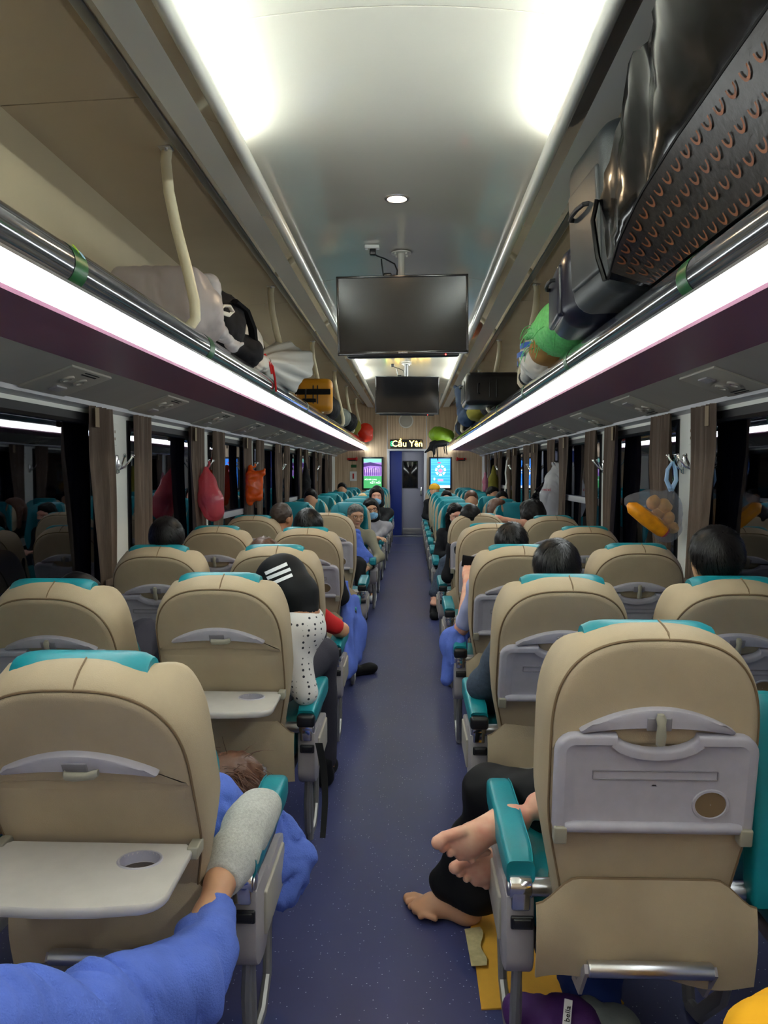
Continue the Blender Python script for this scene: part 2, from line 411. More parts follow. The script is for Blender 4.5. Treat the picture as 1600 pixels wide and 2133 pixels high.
# ================================================================== THE CARRIAGE
WX, YB, YE = 1.635, -1.7, 17.15
PIL = [4.4+1.83*k for k in range(-3, 7)]
struct('floor', MB().box(-1.75, 1.75, YB-.1, YE+1.6, -.06, 0), 'floor', label='dark blue speckled vinyl floor of the carriage aisle')
for i, y in enumerate((13.78, 15.14)):
    struct('trim_%d' % (i+1), MB().rbox((0, y, .002), (.30, .012, .004), .003), 'alu', label='thin metal strip across the aisle floor')
WZ0, WZ1 = .74, 1.755
for s, side in ((-1, 'left'), (1, 'right')):
    w = MB(); a, b = sorted((s*WX, s*(WX+.09)))
    w.box(a, b, YB, YE, 0, WZ0); w.box(a, b, YB, YE, WZ1, 1.82)
    for p in PIL: w.box(a, b, p-.155, p+.155, WZ0, WZ1)
    w.box(a, b, YB, PIL[0]-.155, WZ0, WZ1); w.box(a, b, PIL[-1]+.155, YE, WZ0, WZ1)
    struct('wall_%s' % side, w, 'wallwhite', label='white painted side wall with window pillars, %s side' % side)
    u = MB().box(*sorted((s*1.6, s*1.72)), YB, YE, 1.82, 3.0)
    struct('wall_%s_upper' % side, u, 'cream', label='cream wall behind the luggage on the %s' % side)
    r = MB(); r.prism([(s*1.64, 1.775), (s*1.585, 1.79), (s*1.58, 1.83), (s*1.64, 1.825)], 'y', YB, YE)
    struct('trim_%d' % (3 if s < 0 else 4), r, 'railwhite', label='pale curtain rail above the windows, %s side' % side)
    struct('baseboard_%s' % side, MB().box(*sorted((s*(WX-.015), s*WX)), YB, YE, 0, .12), 'greyplastic')
# windows
nw = 0
mat('wframe', (.008, .008, .01), .35)
for s in (-1, 1):
    for i in range(len(PIL)-1):
        y0, y1 = PIL[i]+.155, PIL[i+1]-.155
        if y1 < 1.0: continue
        nw += 1
        wn = struct('window_%d' % nw, loc=(s*(WX+.03), (y0+y1)/2, (WZ0+WZ1)/2), label='dark night window with a black rubber frame')
        hy, hz = (y1-y0)/2, (WZ1-WZ0)/2
        def ring(iy, iz, rad, x):
            out = []
            for q, (sy, sz) in enumerate(((1,1),(-1,1),(-1,-1),(1,-1))):
                for k in range(6):
                    t = q*PI/2+PI/2*k/5; out.append((x, sy*(hy-iy-rad)+rad*math.cos(t), sz*(hz-iz-rad)+rad*math.sin(t)))
            return out
        fm = MB(); fm.loft([ring(.0, .0, .005, s*.06), ring(.0, .0, .005, -s*.036), ring(.035, .04, .06, -s*.042), ring(.05, .055, .06, -s*.03), ring(.05, .055, .06, s*.06)], cap=False)
        obj('frame', fm, 'wframe', wn)
        obj('pane', MB().box(-.003, .003, -hy+.03, hy-.03, -hz+.03, hz-.03), 'glass', wn)
        if (s < 0 and i in (4, 6)) or (s > 0 and i in (4, 7)):
            zr = (1.05 if s < 0 else 1.19)-(WZ0+WZ1)/2
            ra = MB().rbox((-s*.03, 0, zr), (.016, hy-.05, .028), .006); obj('sash_rail', ra, 'railwhite', wn)
# a few lamps far outside in the night
mat('farlamp', (1, 1, 1), .5, emit=(.9, .92, 1), estr=6)
mat('farblue', (.1, .2, 1), .5, emit=(.08, .16, 1), estr=3)
struct('floor_trackside', MB().box(-40, 40, -30, 60, -1.3, -1.2), 'black')
for i, (sx, px, py, X) in enumerate(((-1, 109, 895, -14), (-1, 98, 910, -15), (1, 1335, 925, 14), (1, 1338, 929, 15), (1, 1353, 922, 16))):
    p = at(px, py, x=X)
    o = thing('street_lamp', ['small white lamp outside the near left window, upper one', 'small white lamp outside the near left window, lower one', 'small white lamp outside the right window behind the orange snacks, left one', 'small white lamp outside the right window behind the orange snacks, lower one', 'small white lamp outside the right window behind the orange snacks, right one'][i], 'lamp', (p.x, p.y, -1.2), 'distant lamps in the night')
    obj('lamp_head', MB().rbox((0, 0, p.z+1.2), (.09, .09, .07), .03), 'farlamp', o); obj('lamp_post', MB().cyl((0, 0, 0), (0, 0, p.z+1.14), .03, 8), 'black', o)
# ceiling ------------------------------------------------------------------
ce = struct('ceiling', loc=(0, 0, 0), label='arched white ceiling with cove lights and glossy side panels')
VS = [YB, 2.68, 6.2, 9.75, 13.3, YE]
for a, b in zip(VS[:-1], VS[1:]):
    g = MB(); g.grid(lambda u, v: (-.84+1.68*u, a+.004+(b-a-.008)*v, 3.02-.095*((1.68*u-.84)/.84)**2), 28, 2, .015)
    obj('vault_panel', g, 'vault', ce)
    obj('vault_joint', MB().grid(lambda u, v: (-.84+1.68*u, b-.02+.04*v, 3.024-.095*((1.68*u-.84)/.84)**2), 28, 1, .004), 'covetrim', ce)
BS = [YB, 3.14, 6.9, 10.6, 14.3, YE]
for s in (-1, 1):
    for a, b in zip(BS[:-1], BS[1:]):
        g = MB(); g.prism([(s*1.01, 2.955), (s*1.60, 2.93), (s*1.66, 2.90), (s*1.66, 3.0), (s*1.01, 3.0)], 'y', a+.004, b-.004)
        obj('bay_panel', g, 'baypanel', ce)
        g = MB(); g.prism([(s*.985, 2.95), (s*.70, 2.845), (s*.70, 2.87), (s*.985, 2.98)], 'y', a+.002, b-.002)
        obj('gloss_panel', g, 'glosspanel', ce)
    obj('bay_trim', MB().rbox((s*1.0, (YB+YE)/2, 2.95), (.022, (YE-YB)/2, .009), .004), 'alu', ce)
    lip = MB(); n = 14
    prof = [(s*(.676+.03*math.cos(t)), 2.858+.032*math.sin(t)) for t in [2*PI*k/n for k in range(n)]]
    lip.prism(prof, 'y', YB, YE); obj('cove_lip', lip, 'covetrim', ce)
    obj('cove_shelf', MB().prism([(s*.69, 2.866), (s*.90, 2.875), (s*.90, 2.985), (s*.893, 2.985), (s*.893, 2.882), (s*.69, 2.874)], 'y', YB, YE), 'covetrim', ce)
for i in range(2):     # caps where the vault meets the shell: roof skin closes the light in
    pass
struct('ceiling_roof', MB().box(-1.75, 1.75, YB, YE, 3.06, 3.1), 'wallwhite')
for i, (s, a, b) in enumerate(((-1, -1.4, .6), (-1, .75, 3.45), (1, -1.4, .6), (1, .75, 3.45), (-1, 8.6, 11.0), (1, 8.6, 11.0), (-1, 11.2, 12.6), (1, 11.2, 12.6))):
    t = thing('cove_light', ['fluorescent cove tube behind the camera, left side', 'long bright cove tube along the near left ceiling edge', 'fluorescent cove tube behind the camera, right side', 'long bright cove tube along the near right ceiling edge', 'cove tube behind the first television, left side', 'cove tube behind the first television, right side', 'cove tube beside the second television, left side', 'cove tube beside the second television, right side'][i], 'light', (s*.735, (a+b)/2, 2.892), 'cove tubes')
    obj('lamp_tube', MB().cyl((0, -(b-a)/2, 0), (0, (b-a)/2, 0), .014, 10), 'covetube', t)
    obj('lamp_batten', MB().box(-.018, .018, -(b-a)/2-.02, (b-a)/2+.02, -.026, -.014), 'white', t)
d = thing('downlight', 'small round warm downlight in the ceiling before the television', 'light', (-.016, 4.51, 3.02))
g = MB(); n = 32
g.loft([[(r*math.cos(2*PI*k/n), r*math.sin(2*PI*k/n), z) for k in range(n)] for r, z in ((.052, .0), (.056, -.008), (.068, -.008), (.072, 0))], cap=False)
obj('bezel', g, 'steel', d); g = MB(); g.cyl((0,0,-.003), (0,0,.0), .053, 24); obj('lamp_lens', g, 'downlamp', d)
# luggage racks --------------------------------------------------------------
for s, side in ((-1, 'left'), (1, 'right')):
    t = thing('luggage_rack', 'long overhead luggage rack with silver tube edge and white light strip, %s side' % side, 'luggage rack', (s*.985, 7.7, 2.0), 'overhead racks')
    y0, y1 = YB, YE-.05
    g = MB(); n = 26; g.prism([(s*(.99+.068*math.cos(2*PI*k/n)), 2.068+.068*math.sin(2*PI*k/n)) for k in range(n)], 'y', y0, y1)
    obj('edge_tube', g, 'tube', t, True)
    g = MB(); g.prism([(s*.938, 2.002), (s*.950, 1.972), (s*.966, 1.942), (s*.974, 1.930), (s*.99, 1.928), (s*.99, 2.002)], 'y', y0, y1)
    obj('strip_light_block', MB().prism([(s*.932, 1.998), (s*.932, 2.008), (s*1.03, 2.012), (s*1.03, 2.002), (s*.937, 2.002)], 'y', y0, y1), 'alu', t, True)  # opaque plate added over the strip top to block its upward light
    obj('light_strip', g, 'strip', t, True)
    for k in range(15):
        obj('strip_joint', MB().prism([(s*.937, 2.001), (s*.949, 1.971), (s*.965, 1.941), (s*.973, 1.929), (s*.985, 1.935), (s*.985, 1.998)], 'y', -1+k*1.22, -1+k*1.22+.006), 'railwhite', t, True)
    obj('underside_panel', MB().prism([(s*.972, 1.916), (s*1.33, 1.905), (s*1.33, 1.93), (s*.972, 1.93)], 'y', y0, y1), 'purple', t, True)
    obj('shelf', MB().box(*sorted((s*1.03, s*1.6)), y0, y1, 2.0, 2.015), 'alu', t, True)
    obj('service_panel', MB().prism([(s*1.32, 1.905), (s*1.60, 1.805), (s*1.60, 1.83), (s*1.32, 1.93)], 'y', y0, y1), 'servpanel', t, True)
    sl = math.atan2(.10, .28)
    for k in range(12):
        yy = 2.13+1.265*k+(0.0 if s < 0 else .13)
        if yy > YE-.4: break
        P = obj('light_panel', MB().rbox((0,0,0), (.125, .21, .006), .004), 'servwhite', t, loc=(s*(1.462-.985), yy-7.7, 1.850-2.0), rot=(0, s*sl, 0))
        for (lx, ly, r) in ((.03, -.07, .032), (.03, .06, .032)):
            g = MB(); g.loft([[(lx+q*math.cos(2*PI*m/14), ly+q*math.sin(2*PI*m/14), z) for m in range(14)] for q, z in ((r, -.005), (r*.95, -.014), (r*.6, -.015), (r*.5, -.008))], cap=True)
            obj('spot_nozzle', g, 'servwhite', P)
        g = MB(); g.rbox((-.06, .02, -.009), (.022, .05, .005), .003); obj('button_pad', g, 'greyplastic', P)
        g = MB(); g.box(.085, .093, -.05, .1, -.0075, -.005); g.box(.104, .11, -.05, .1, -.0075, -.005); obj('vent_slot', g, 'black', P)
    for y in (1.02, 3.64, 6.32, 8.95, 11.55, 13.6, 15.9):
        if s > 0 and y in (1.02, 3.64): continue
        pts = [(s*.99, y, 2.12), (s*.952, y, 2.17), (s*.955, y, 2.25), (s*.99, y, 2.41), (s*1.035, y, 2.585), (s*1.07, y, 2.76), (s*1.082, y, 2.90), (s*1.075, y, 2.958)]
        g = MB(); P2 = []
        for i in range(len(pts)-1):
            for q in range(3): P2.append(Vector(pts[i]).lerp(Vector(pts[i+1]), q/3))
        P2.append(Vector(pts[-1])); g.tube(P2, .026, 8, .8); po = obj('support_pole', g, 'polecream', t, True, smooth=60)
        g = MB(); g.rbox((s*1.075, y-.02, 2.952), (.03, .03, .005), .003); g.cyl((s*1.07, y-.035, 2.95), (s*1.07, y-.035, 2.935), .008, 8)
        obj('pole_bracket', g, 'steel', po, True)
    for k, y in enumerate(((2.313, 3.84, 5.6, 7.4, 9.2) if s < 0 else (2.50, 4.35, 6.0, 7.8, 9.6))):
        g = MB(); n = 14; rr = .0695
        g.grid(lambda u, v: (s*(.99+rr*math.cos(PI*.35+PI*1.0*u)), y-.045+.09*v, 2.068+rr*math.sin(PI*.35+PI*1.0*u)), n, 1)
        sk = obj('number_sticker', g, 'green', t, True)
        if k == 0 and s < 0:
            a = PI*.80; M = Matrix.Translation((s*(.99+.0715*math.cos(a)), y+.005, 2.068+.0715*math.sin(a)))
            nx = V((s*math.cos(a), 0, math.sin(a))); ey = V((0, 1, 0)); ez = nx.cross(ey)
            B = Matrix((( ey.x, ez.x, nx.x), (ey.y, ez.y, nx.y), (ey.z, ez.z, nx.z))).to_4x4()
            tm = text_mesh('9', .05, M@Matrix.Translation(nx*.002)@B@Matrix.Rotation(-PI/2*0, 4, 'Z')@Matrix.Translation((-.02, 0, 0)))
            mat('stkyellow', srgb(190, 220, 60), .4); obj('number', tm, 'stkyellow', sk, True)
            mat('stkblue', srgb(170, 210, 235), .4)
            obj('seat_icon', MB().grid(lambda u, v: (s*(.99+.0708*math.cos(a-.18+.4*u)), y+.012+.026*v, 2.068+.0708*math.sin(a-.18+.4*u)), 4, 1), 'stkblue', sk, True)
# added wall closing the coach behind the camera for lighting, and end wall ------------------------------------
struct('wall_back_added', MB().box(-1.7, 1.7, YB-.08, YB, 0, 3.06), 'wood')
ew = struct('wall_end', loc=(0, YE, 0), label='wood-grain laminate end wall of the carriage')
DX0, DX1, DZ = -.415, .345, 1.905
for a, b, z0, z1 in ((-1.7, -.47, 0, 3.04), (-.462, .402, DZ+.05, 3.04), (.41, 1.7, 0, 3.04)):
    obj('laminate_panel', MB().box(a, b, 0, .05, z0, z1), 'wood', ew)
mat('jamb', srgb(196, 198, 206), .35)
for x in (-.466, .406): obj('joint_strip', MB().rbox((x, -.002, 1.9), (.008, .006, 1.1), .003), 'jamb', ew)
dr = struct('door_1', loc=(0, YE, 0), label='grey sliding end door with a dark window beside a blue door leaf')
for x0, x1, z0, z1 in ((DX0-.045, DX0, 0, DZ), (DX1, DX1+.055, 0, DZ), (DX0-.045, DX1+.055, DZ, DZ+.045)):
    obj('door_frame', MB().rbox(((x0+x1)/2, .0, (z0+z1)/2), ((x1-x0)/2, .05, (z1-z0)/2), .006), 'jamb', dr)
obj('blue_leaf', MB().rbox(((DX0-.145)/2, .10, .95), ((-.145-DX0)/2, .025, .95), .006), 'doorblue', dr)
g = MB(); dl = obj('grey_leaf', MB().rbox(((-.15+DX1)/2, .16, .95), ((DX1+.15)/2, .02, .95), .006), 'doorgrey', dr)
obj('window_frame', MB().rbox((.045, .142, 1.38), (.175, .012, .31), .02), 'rubber', dl)
obj('window_pane', MB().rbox((.045, .131, 1.38), (.152, .004, .287), .003), 'screengloss', dl)
obj('kick_plate', MB().rbox((.1, .135, .09), (.22, .004, .085), .003), 'steel', dl)
g = MB(); g.rbox((.29, .135, 1.0), (.02, .006, .10), .004); g.tube([(.285, .13, 1.06), (.285, .09, 1.06), (.20, .085, 1.06)], .009, 8); g.cyl((.29, .13, .95), (.29, .11, .95), .012, 10)
obj('door_handle', g, 'chrome', dl)
obj('sill', MB().rbox((-.03, -.06, .012), (.40, .10, .012), .004), 'steel', dr)
struct('wall_vestibule', MB().box(-.6, .6, YE+.6, YE+.65, 0, 2.2), 'doorgrey')
# things on the end wall
sg = thing('led_sign', 'black LED sign with yellow station name above the end door', 'sign', (-.044, YE-.03, 2.058))
obj('case', MB().rbox((0, 0, 0), (.36, .03, .098), .008), 'blackplastic', sg)
mat('ledyellow', (1, .9, .3), .5, emit=(1, .84, .40), estr=.75); mat('ledgreen', (0, 1, .3), .5, emit=(.05, 1, .45), estr=.45); mat('ledamber', (1, .7, .1), .5, emit=(1, .66, .2), estr=.5)
def bold(mb, off):
    o = MB(); 
    for dx, dz in ((0,0), (off,0), (0,off), (off,off), (-off, 0)): o.add([(p[0]+dx, p[1], p[2]+dz) for p in mb.v], mb.f)
    return o
obj('station_name', bold(text_mesh('Cầu Yên', .19, Matrix.Translation((.02, -.034, .0))@FRONT), .0018), 'ledyellow', sg)
obj('line_mark', text_mesh('8', .16, Matrix.Translation((-.315, -.034, .0))@FRONT), 'ledgreen', sg)
obj('counter', text_mesh('1', .09, Matrix.Translation((.325, -.034, .04))@FRONT), 'ledamber', sg)
gr = thing('speaker_grille', 'round white loudspeaker grille on the end wall above the door', 'speaker', (-.05, YE-.012, 2.575))
n = 40; g = MB(); g.loft([[(r*math.cos(2*PI*k/n), y, r*math.sin(2*PI*k/n)) for k in range(n)] for r, y in ((.165, .012), (.162, -.008), (.14, -.01), (.136, .004))], cap=False); obj('rim', g, 'covetrim', gr)
g = MB(); g.loft([[(r*math.cos(2*PI*k/n), y, r*math.sin(2*PI*k/n)) for k in range(n)] for r, y in ((.137, .006), (.09, -.002), (.001, -.006))], cap=False); obj('mesh', g, 'servwhite', gr)
# info screens
mat('scr_sky', (.1, .4, .3), .4, emit=srgb(150, 220, 200), estr=0.38); mat('scr_photo', (.3, .2, .5), .4, emit=srgb(168, 120, 214), estr=0.40); mat('scr_dark', (.1, .05, .2), .4, emit=srgb(70, 40, 120), estr=0.30)
mat('scr_pale', (.5, .4, .6), .4, emit=srgb(214, 184, 236), estr=0.45); mat('scr_green', (.1, .4, .2), .4, emit=srgb(70, 176, 96), estr=0.38); mat('scr_white', (1, 1, 1), .4, emit=(.92, .95, 1), estr=0.65)
mat('scr_blue', (.1, .3, .9), .4, emit=srgb(34, 138, 250), estr=0.75); mat('scr_blue2', (.1, .3, .9), .4, emit=srgb(96, 186, 252), estr=0.65); mat('scr_pink', (.9, .3, .5), .4, emit=srgb(240, 130, 170), estr=0.60); mat('scr_red', (.9, .1, .2), .4, emit=srgb(226, 30, 80), estr=0.55)
def pl(x0, x1, z0, z1, y): return MB().box(x0, x1, y-.0008, y, z0, z1)
sc = thing('info_screen', 'tall lit screen showing a purple photo over green text, left of the end door', 'screen', (-.792, YE-.03, 1.407), 'end wall screens')
obj('housing', MB().rbox((0,0,0), (.243, .03, .365), .012), 'blackplastic', sc)
obj('picture', pl(-.2, .2, -.33, .325, -.031), 'scr_sky', sc)
obj('picture_photo', pl(-.2, .2, -.06, .24, -.032), 'scr_photo', sc); 
g = MB(); g.prism([(-.2, .22), (-.05, .25), (.2, .19), (.2, .15), (-.05, .17), (-.2, .14)], 'y', -.0335, -.0325); 
for k in range(9): g.add(*[(m.v, m.f) for m in [pl(-.185+k*.043, -.17+k*.043, -.05, .08+.03*(k % 3), -.033)]][0])
obj('picture_figures', g, 'scr_dark', sc)
g = MB(); 
for k in range(8): g.add(*[(m.v, m.f) for m in [pl(-.165+k*.043, -.15+k*.043, .02, .1+.02*(k % 2), -.0332)]][0])
obj('picture_lights', g, 'scr_pale', sc)
obj('caption_ground', pl(-.2, .2, -.33, -.06, -.0325), 'scr_green', sc)
g = MB(); 
for tx, sz, x, z in (('ĐỔI MỚI CÙNG', .038, -.04, -.14), ('KẾT NỐI', .06, .06, -.21)):
    obj('caption', text_mesh(tx, sz, Matrix.Translation((x, -.0345, z))@FRONT), 'scr_white', sc)
sc = thing('info_screen', 'tall lit blue screen with a ring of white shapes, right of the end door', 'screen', (.716, YE-.03, 1.407), 'end wall screens')
obj('housing', MB().rbox((0,0,0), (.252, .03, .365), .012), 'blackplastic', sc)
obj('picture', pl(-.215, .215, -.32, .325, -.031), 'scr_blue', sc)
g = MB()
for z in (.29, .245, .20, .09, .02, -.06, -.12, -.19): g.add(*(lambda m: (m.v, m.f))(pl(-.21, .21, z-.006, z+.006, -.0318)))
obj('picture_bands', g, 'scr_blue2', sc)
g = MB()
for k in range(7):
    a = PI/2+2*PI*(k-3)/7+PI; c = (.095*math.cos(a), .065+.095*math.sin(a)); ux, uz = -math.sin(a), math.cos(a)
    g.prism([(c[0]+ux*e+math.cos(a)*q, c[1]+uz*e+math.sin(a)*q) for e, q in ((-.024, -.022), (.024, -.022), (.036, .022), (-.036, .022))], 'y', -.0335, -.0325)
g.add(*(lambda m: (m.v, m.f))(pl(-.21, .21, -.32, -.265, -.033))); g.add(*(lambda m: (m.v, m.f))(pl(-.15, -.12, -.15, -.10, -.033)))
obj('picture_shapes', g, 'scr_white', sc)
g = MB(); g.cyl((0, -.033, .06), (0, -.034, .06), .045, 20); obj('picture_badge', g, 'scr_pink', sc); obj('picture_button', MB().rbox((0, -.033, -.15), (.06, .001, .022), .001), 'scr_pink', sc)
g = MB(); g.rbox((-.03, -.0335, .235), (.035, .001, .012), .001); q = text_mesh('5K', .05, Matrix.Translation((0, -.036, .06))@FRONT); g.add(q.v, q.f); obj('picture_print', g, 'scr_red', sc)
# emergency hammers, stickers
for i, px in enumerate((735, 960)):
    p = at(px, 956, y=YE-.03); h = thing('emergency_hammer', 'red emergency hammer on the end wall, %s of the door' % ('left' if i == 0 else 'right'), 'hammer', p, 'emergency hammers')
    f = 1 if i == 0 else -1
    g = MB(); g.tube([(-.11, 0, 0), (-.06, 0, 0), (.06, 0, 0)], [.022, .016, .018], 10); obj('handle', g, 'red', h)
    g = MB(); g.tube([(f*.08, 0, -.04), (f*.08, 0, -.02), (f*.08, 0, .02), (f*.08, 0, .04)], [.01, .03, .03, .01], 12); g.cyl((-f*.1, 0, 0), (-f*.12, 0, 0), .024, 10); obj('head', g, 'red', h)
    obj('holder', MB().rbox((0, .02, -.01), (.1, .01, .035), .004), 'blackplastic', h)
p = at(737, 971, y=YE-.006); tag(obj('sticker', MB().rbox((0,0,0), (.062, .003, .032), .002), 'green', loc=p), 'small green sticker on the end wall below the left hammer', 'sticker')
p = at(736, 992, y=YE-.008); t = thing('notice', 'small white notice with a red bar on the end wall', 'notice', p)
obj('sheet', MB().rbox((0,0,0), (.075, .005, .105), .003), 'white', t); obj('frame', MB().rbox((0,.003,0), (.082, .004, .112), .003), 'servwhite', t); obj('red_bar', MB().box(-.018, .018, -.007, -.005, -.055, .06), 'red', t)
# curtains ------------------------------------------------------------------
mat('strap', srgb(150, 132, 106), .8)
for s, side in ((-1, 'left'), (1, 'right')):
    n = 0
    for p in PIL:
        for e in (-1, 1):
            yy = p+e*.155
            if yy < 3.0 or yy > 16.6: continue
            wt, wb = .30+.04*random.random(), .19+.05*random.random(); ph = random.random()*6; nf = random.choice((4, 5, 5))
            t = thing('curtain', 'brown pleated window curtain, %s from the camera on the %s wall' % (ORD[n] if n < 20 else 'last', side), 'curtain', (s*1.585, yy, .6), 'brown curtains on the %s wall' % side)
            sk = random.uniform(-.02, .02)
            def cf(u, v):
                z = v*1.19; w = wb+(wt-wb)*min(1, max(0, (z-.25)/.7))**1.2 if z > .25 else wb+(.25-z)*.15
                a = .017*(1-.2*v)*math.sin(2*PI*nf*u+ph+.6*math.sin(3*v))+.007*math.sin(2*PI*nf*2.3*u+ph*2)
                return (a*(1+.3*math.sin(6*v+ph)), e*(.015+w*u)+sk*math.sin(2.5*v)*u, z)
            g = MB(); g.grid(cf, 40, 22, .003); obj('pleats', g, 'curtain', t, smooth=80)
            g = MB(); g.rbox((-s*.022, e*(wb*.5+.015), .25), (.004, wb*.54, .02), .003); obj('tieback', g, 'curtain', t)
            if e < 0:
                obj('hook_tape', MB().box(-s*.026-.001, -s*.026+.001, -.02-.30, -.02-.25, 1.08, 1.18), 'strap', t)
            n += 1
# hooks and socket plates on the pillars
for s, side in ((-1, 'left'), (1, 'right')):
    n = 0
    for p in PIL:
        if p < 3.5 or p > 14: continue
        for dy, fl in ((.0, 1), (-.16, 0)) if s > 0 and p < 5 else ((.0, 1),):
            yy = p+(-.03 if s < 0 else .05)+dy
            t = thing('coat_hook', 'chrome double coat hook on the %s wall, %s from the camera' % (side, ORD[n]), 'hook', (s*(WX-.001), yy, 1.49), 'coat hooks on the %s wall' % side)
            n += 1
            g = MB(); g.rbox((-s*.008, 0, 0), (.008, .014, .055), .005); g.rbox((-s*.018, 0, -.01), (.006, .009, .04), .004); obj('plate', g, 'chrome', t)
            for q in (-1, 1):
                g = MB(); g.tube([(-s*.018, 0, -.03), (-s*.045, q*.03, -.012), (-s*.07, q*.055, .028), (-s*.078, q*.062, .045)], [.007, .007, .006, .006], 8); g.cyl((-s*.078, q*.062, .04), (-s*.082, q*.066, .058), .010, 8, .003); obj('prong', g, 'chrome', t)
        t = thing('socket_plate', 'white socket plate high on the pillar, %s on the %s wall' % (ORD[PIL.index(p)-3], side), 'socket', (s*(WX-.001), p-s*.0-.09, 1.66), 'socket plates')
        obj('plate', MB().rbox((-s*.009, 0, 0), (.009, .055, .062), .005), 'wallwhite', t)
        g = MB()
        for a in (-.02, .02):
            for b in (-.025, .015): g.box(*sorted((-s*.0175, -s*.019)), a-.004, a+.004, b-.008, b+.008)
        obj('socket_holes', g, 'beige_dark', t); obj('conduit', MB().rbox((-s*.006, 0, .1), (.006, .012, .045), .003), 'wallwhite', t)
# televisions ---------------------------------------------------------------
for i, (y, tilt) in enumerate(((5.46, .9), (11.15, -.6))):
    t = thing('television', ['large flat television hung from the ceiling, nearer one', 'flat television hung from the ceiling, farther one behind the first'][i], 'television', (.006, y, 2.545), 'hanging televisions')
    t.rotation_euler = (math.radians(4), math.radians(-tilt), math.radians(.6))
    obj('cabinet', MB().rbox((0, .035, -.01), (.44, .03, .26), .02), 'blackplastic', t)
    fr = MB(); W2, H2 = .461, .272
    fr.rbox((0, 0, H2-.007), (W2, .014, .007), .004); fr.rbox((0, 0, -H2+.013), (W2, .014, .013), .004)
    for sx in (-1, 1): fr.rbox((sx*(W2-.008), 0, 0), (.008, .014, H2), .004)
    obj('bezel', fr, 'tvbezel', t); obj('screen', MB().box(-W2+.014, W2-.014, -.006, .004, -H2+.024, H2-.012), 'screenoff' if i == 0 else 'screengloss', t)
    obj('back_box', MB().rbox((.0, .06, -.23), (.40, .035, .06), .015), 'blackplastic', t)
    if i == 0: obj('maker_mark', text_mesh('SAMSUNG', .014, Matrix.Translation((.0, -.0155, -H2+.013))@FRONT), 'white', t)
    mat('led_red%d' % i, (1, 0, 0), .5, emit=(1, .05, .04), estr=4); g = MB(); g.cyl((.30, -.014, -H2-.006), (.30, -.02, -H2-.006), .005, 8); obj('power_led', g, 'led_red%d' % i, t)
    m = thing('tv_mount', 'white steel ceiling pole carrying the %s television' % ('nearer' if i == 0 else 'farther'), 'mount', (-.005, y+.125, 2.95), 'television mounts')
    obj('pole', MB().tube([(0, 0, .07), (0, 0, -.17), (0, .02, -.3)], .024, 16), 'covetrim' if i == 0 else 'blackplastic', m)
    g = MB(); g.cyl((0,0,.062), (0,0,.054), .072, 28); 
    for k in range(4): g.cyl((.055*math.cos(k*PI/2+.7), .055*math.sin(k*PI/2+.7), .055), (.055*math.cos(k*PI/2+.7), .055*math.sin(k*PI/2+.7), .04), .008, 8)
    obj('flange', g, 'covetrim', m)
    obj('bracket', MB().rbox((0, .03, -.34), (.09, .02, .10), .006), 'blackplastic', m)
    c = thing('cable', ['black cable dangling between ceiling socket and the nearer television', 'thin cable dangling above the farther television'][i], 'cable', (-.2, y-.06, 3.0), 'television cables')
    g = MB(); P = [(-.2, y-.06, 2.99), (-.195, y-.07, 2.955), (-.17, y-.06, 2.94), (-.12, y-.03, 2.93), (-.05, y+.0, 2.90), (-.032, y+.02, 2.86), (-.035, y+.02, 2.825), (-.08, y+.01, 2.822), (-.13, y+.01, 2.83), (-.14, y-.0, 2.90), (-.142, y-.04, 2.935)]
    P2 = []
    for k in range(len(P)-1):
        for q in range(4): P2.append(V(P[k]).lerp(V(P[k+1]), q/4))
    g.tube(P2, .0055, 6); obj('lead', g, 'blackplastic', c, True)
    g = MB(); g.rbox((-.2, y-.06, 2.965), (.022, .022, .022), .008); g.rbox((-.1, y+.01, 2.825), (.03, .02, .014), .01); obj('plug', g, 'blackplastic', c, True)
    if i == 0:
        q = thing('ceiling_socket', 'small white socket on the ceiling left of the television pole', 'socket', (-.205, 5.40, 3.0)); obj('plate', MB().rbox((0,0,-.001), (.05, .03, .012), .005), 'white', q); obj('face', MB().rbox((0,0,-.014), (.03, .018, .003), .002), 'servwhite', q)
# ================================================================== SEATS
ROWY = [1.76+1.095*k for k in range(5)]
FACEY = [8.25+1.095*k for k in range(8)]
SX = {'la': -.602, 'ra': .592, 'lw': -1.178, 'rw': 1.168}
HZ = .48
def sstep(a, b, x):
    t = min(1, max(0, (x-a)/(b-a))); return t*t*(3-2*t)
def hw(z):       # half width of the backrest below the rounded top
    return .192+.042*sstep(-.05, .26, z)
def outline(n=72):
    pts = []; z0 = .40; H = .247; N = 2.7
    m = n//2
    for k in range(m+1):          # right side bottom -> top centre
        t = k/m
        if t < .5: z = -.03+(z0+.03)*t/.5; x = hw(z)
        else:
            a = (t-.5)/.5*PI/2; x = hw(z0)*max(0, math.cos(a))**(2/N); z = z0+H*math.sin(a)**(2/N)
        pts.append((x, z))
    return pts+[(-x, z) for x, z in reversed(pts[1:-1] if False else pts[:-1])]
OUT = outline()
def inset(poly, d):
    n = len(poly); out = []
    for i in range(n):
        a = V(poly[i-1]); b = V(poly[(i+1) % n]); t = (b-a)
        t = t.normalized() if t.length > 1e-9 else V((1, 0)); nx = V((t.y, -t.x))
        p = V(poly[i])-nx*d; out.append((p.x, p.y))
    return out
MESH = {}
def cached(key, fn, smooth=40):
    if key not in MESH: MESH[key] = mesh_of(key, fn(), smooth)
    return MESH[key]
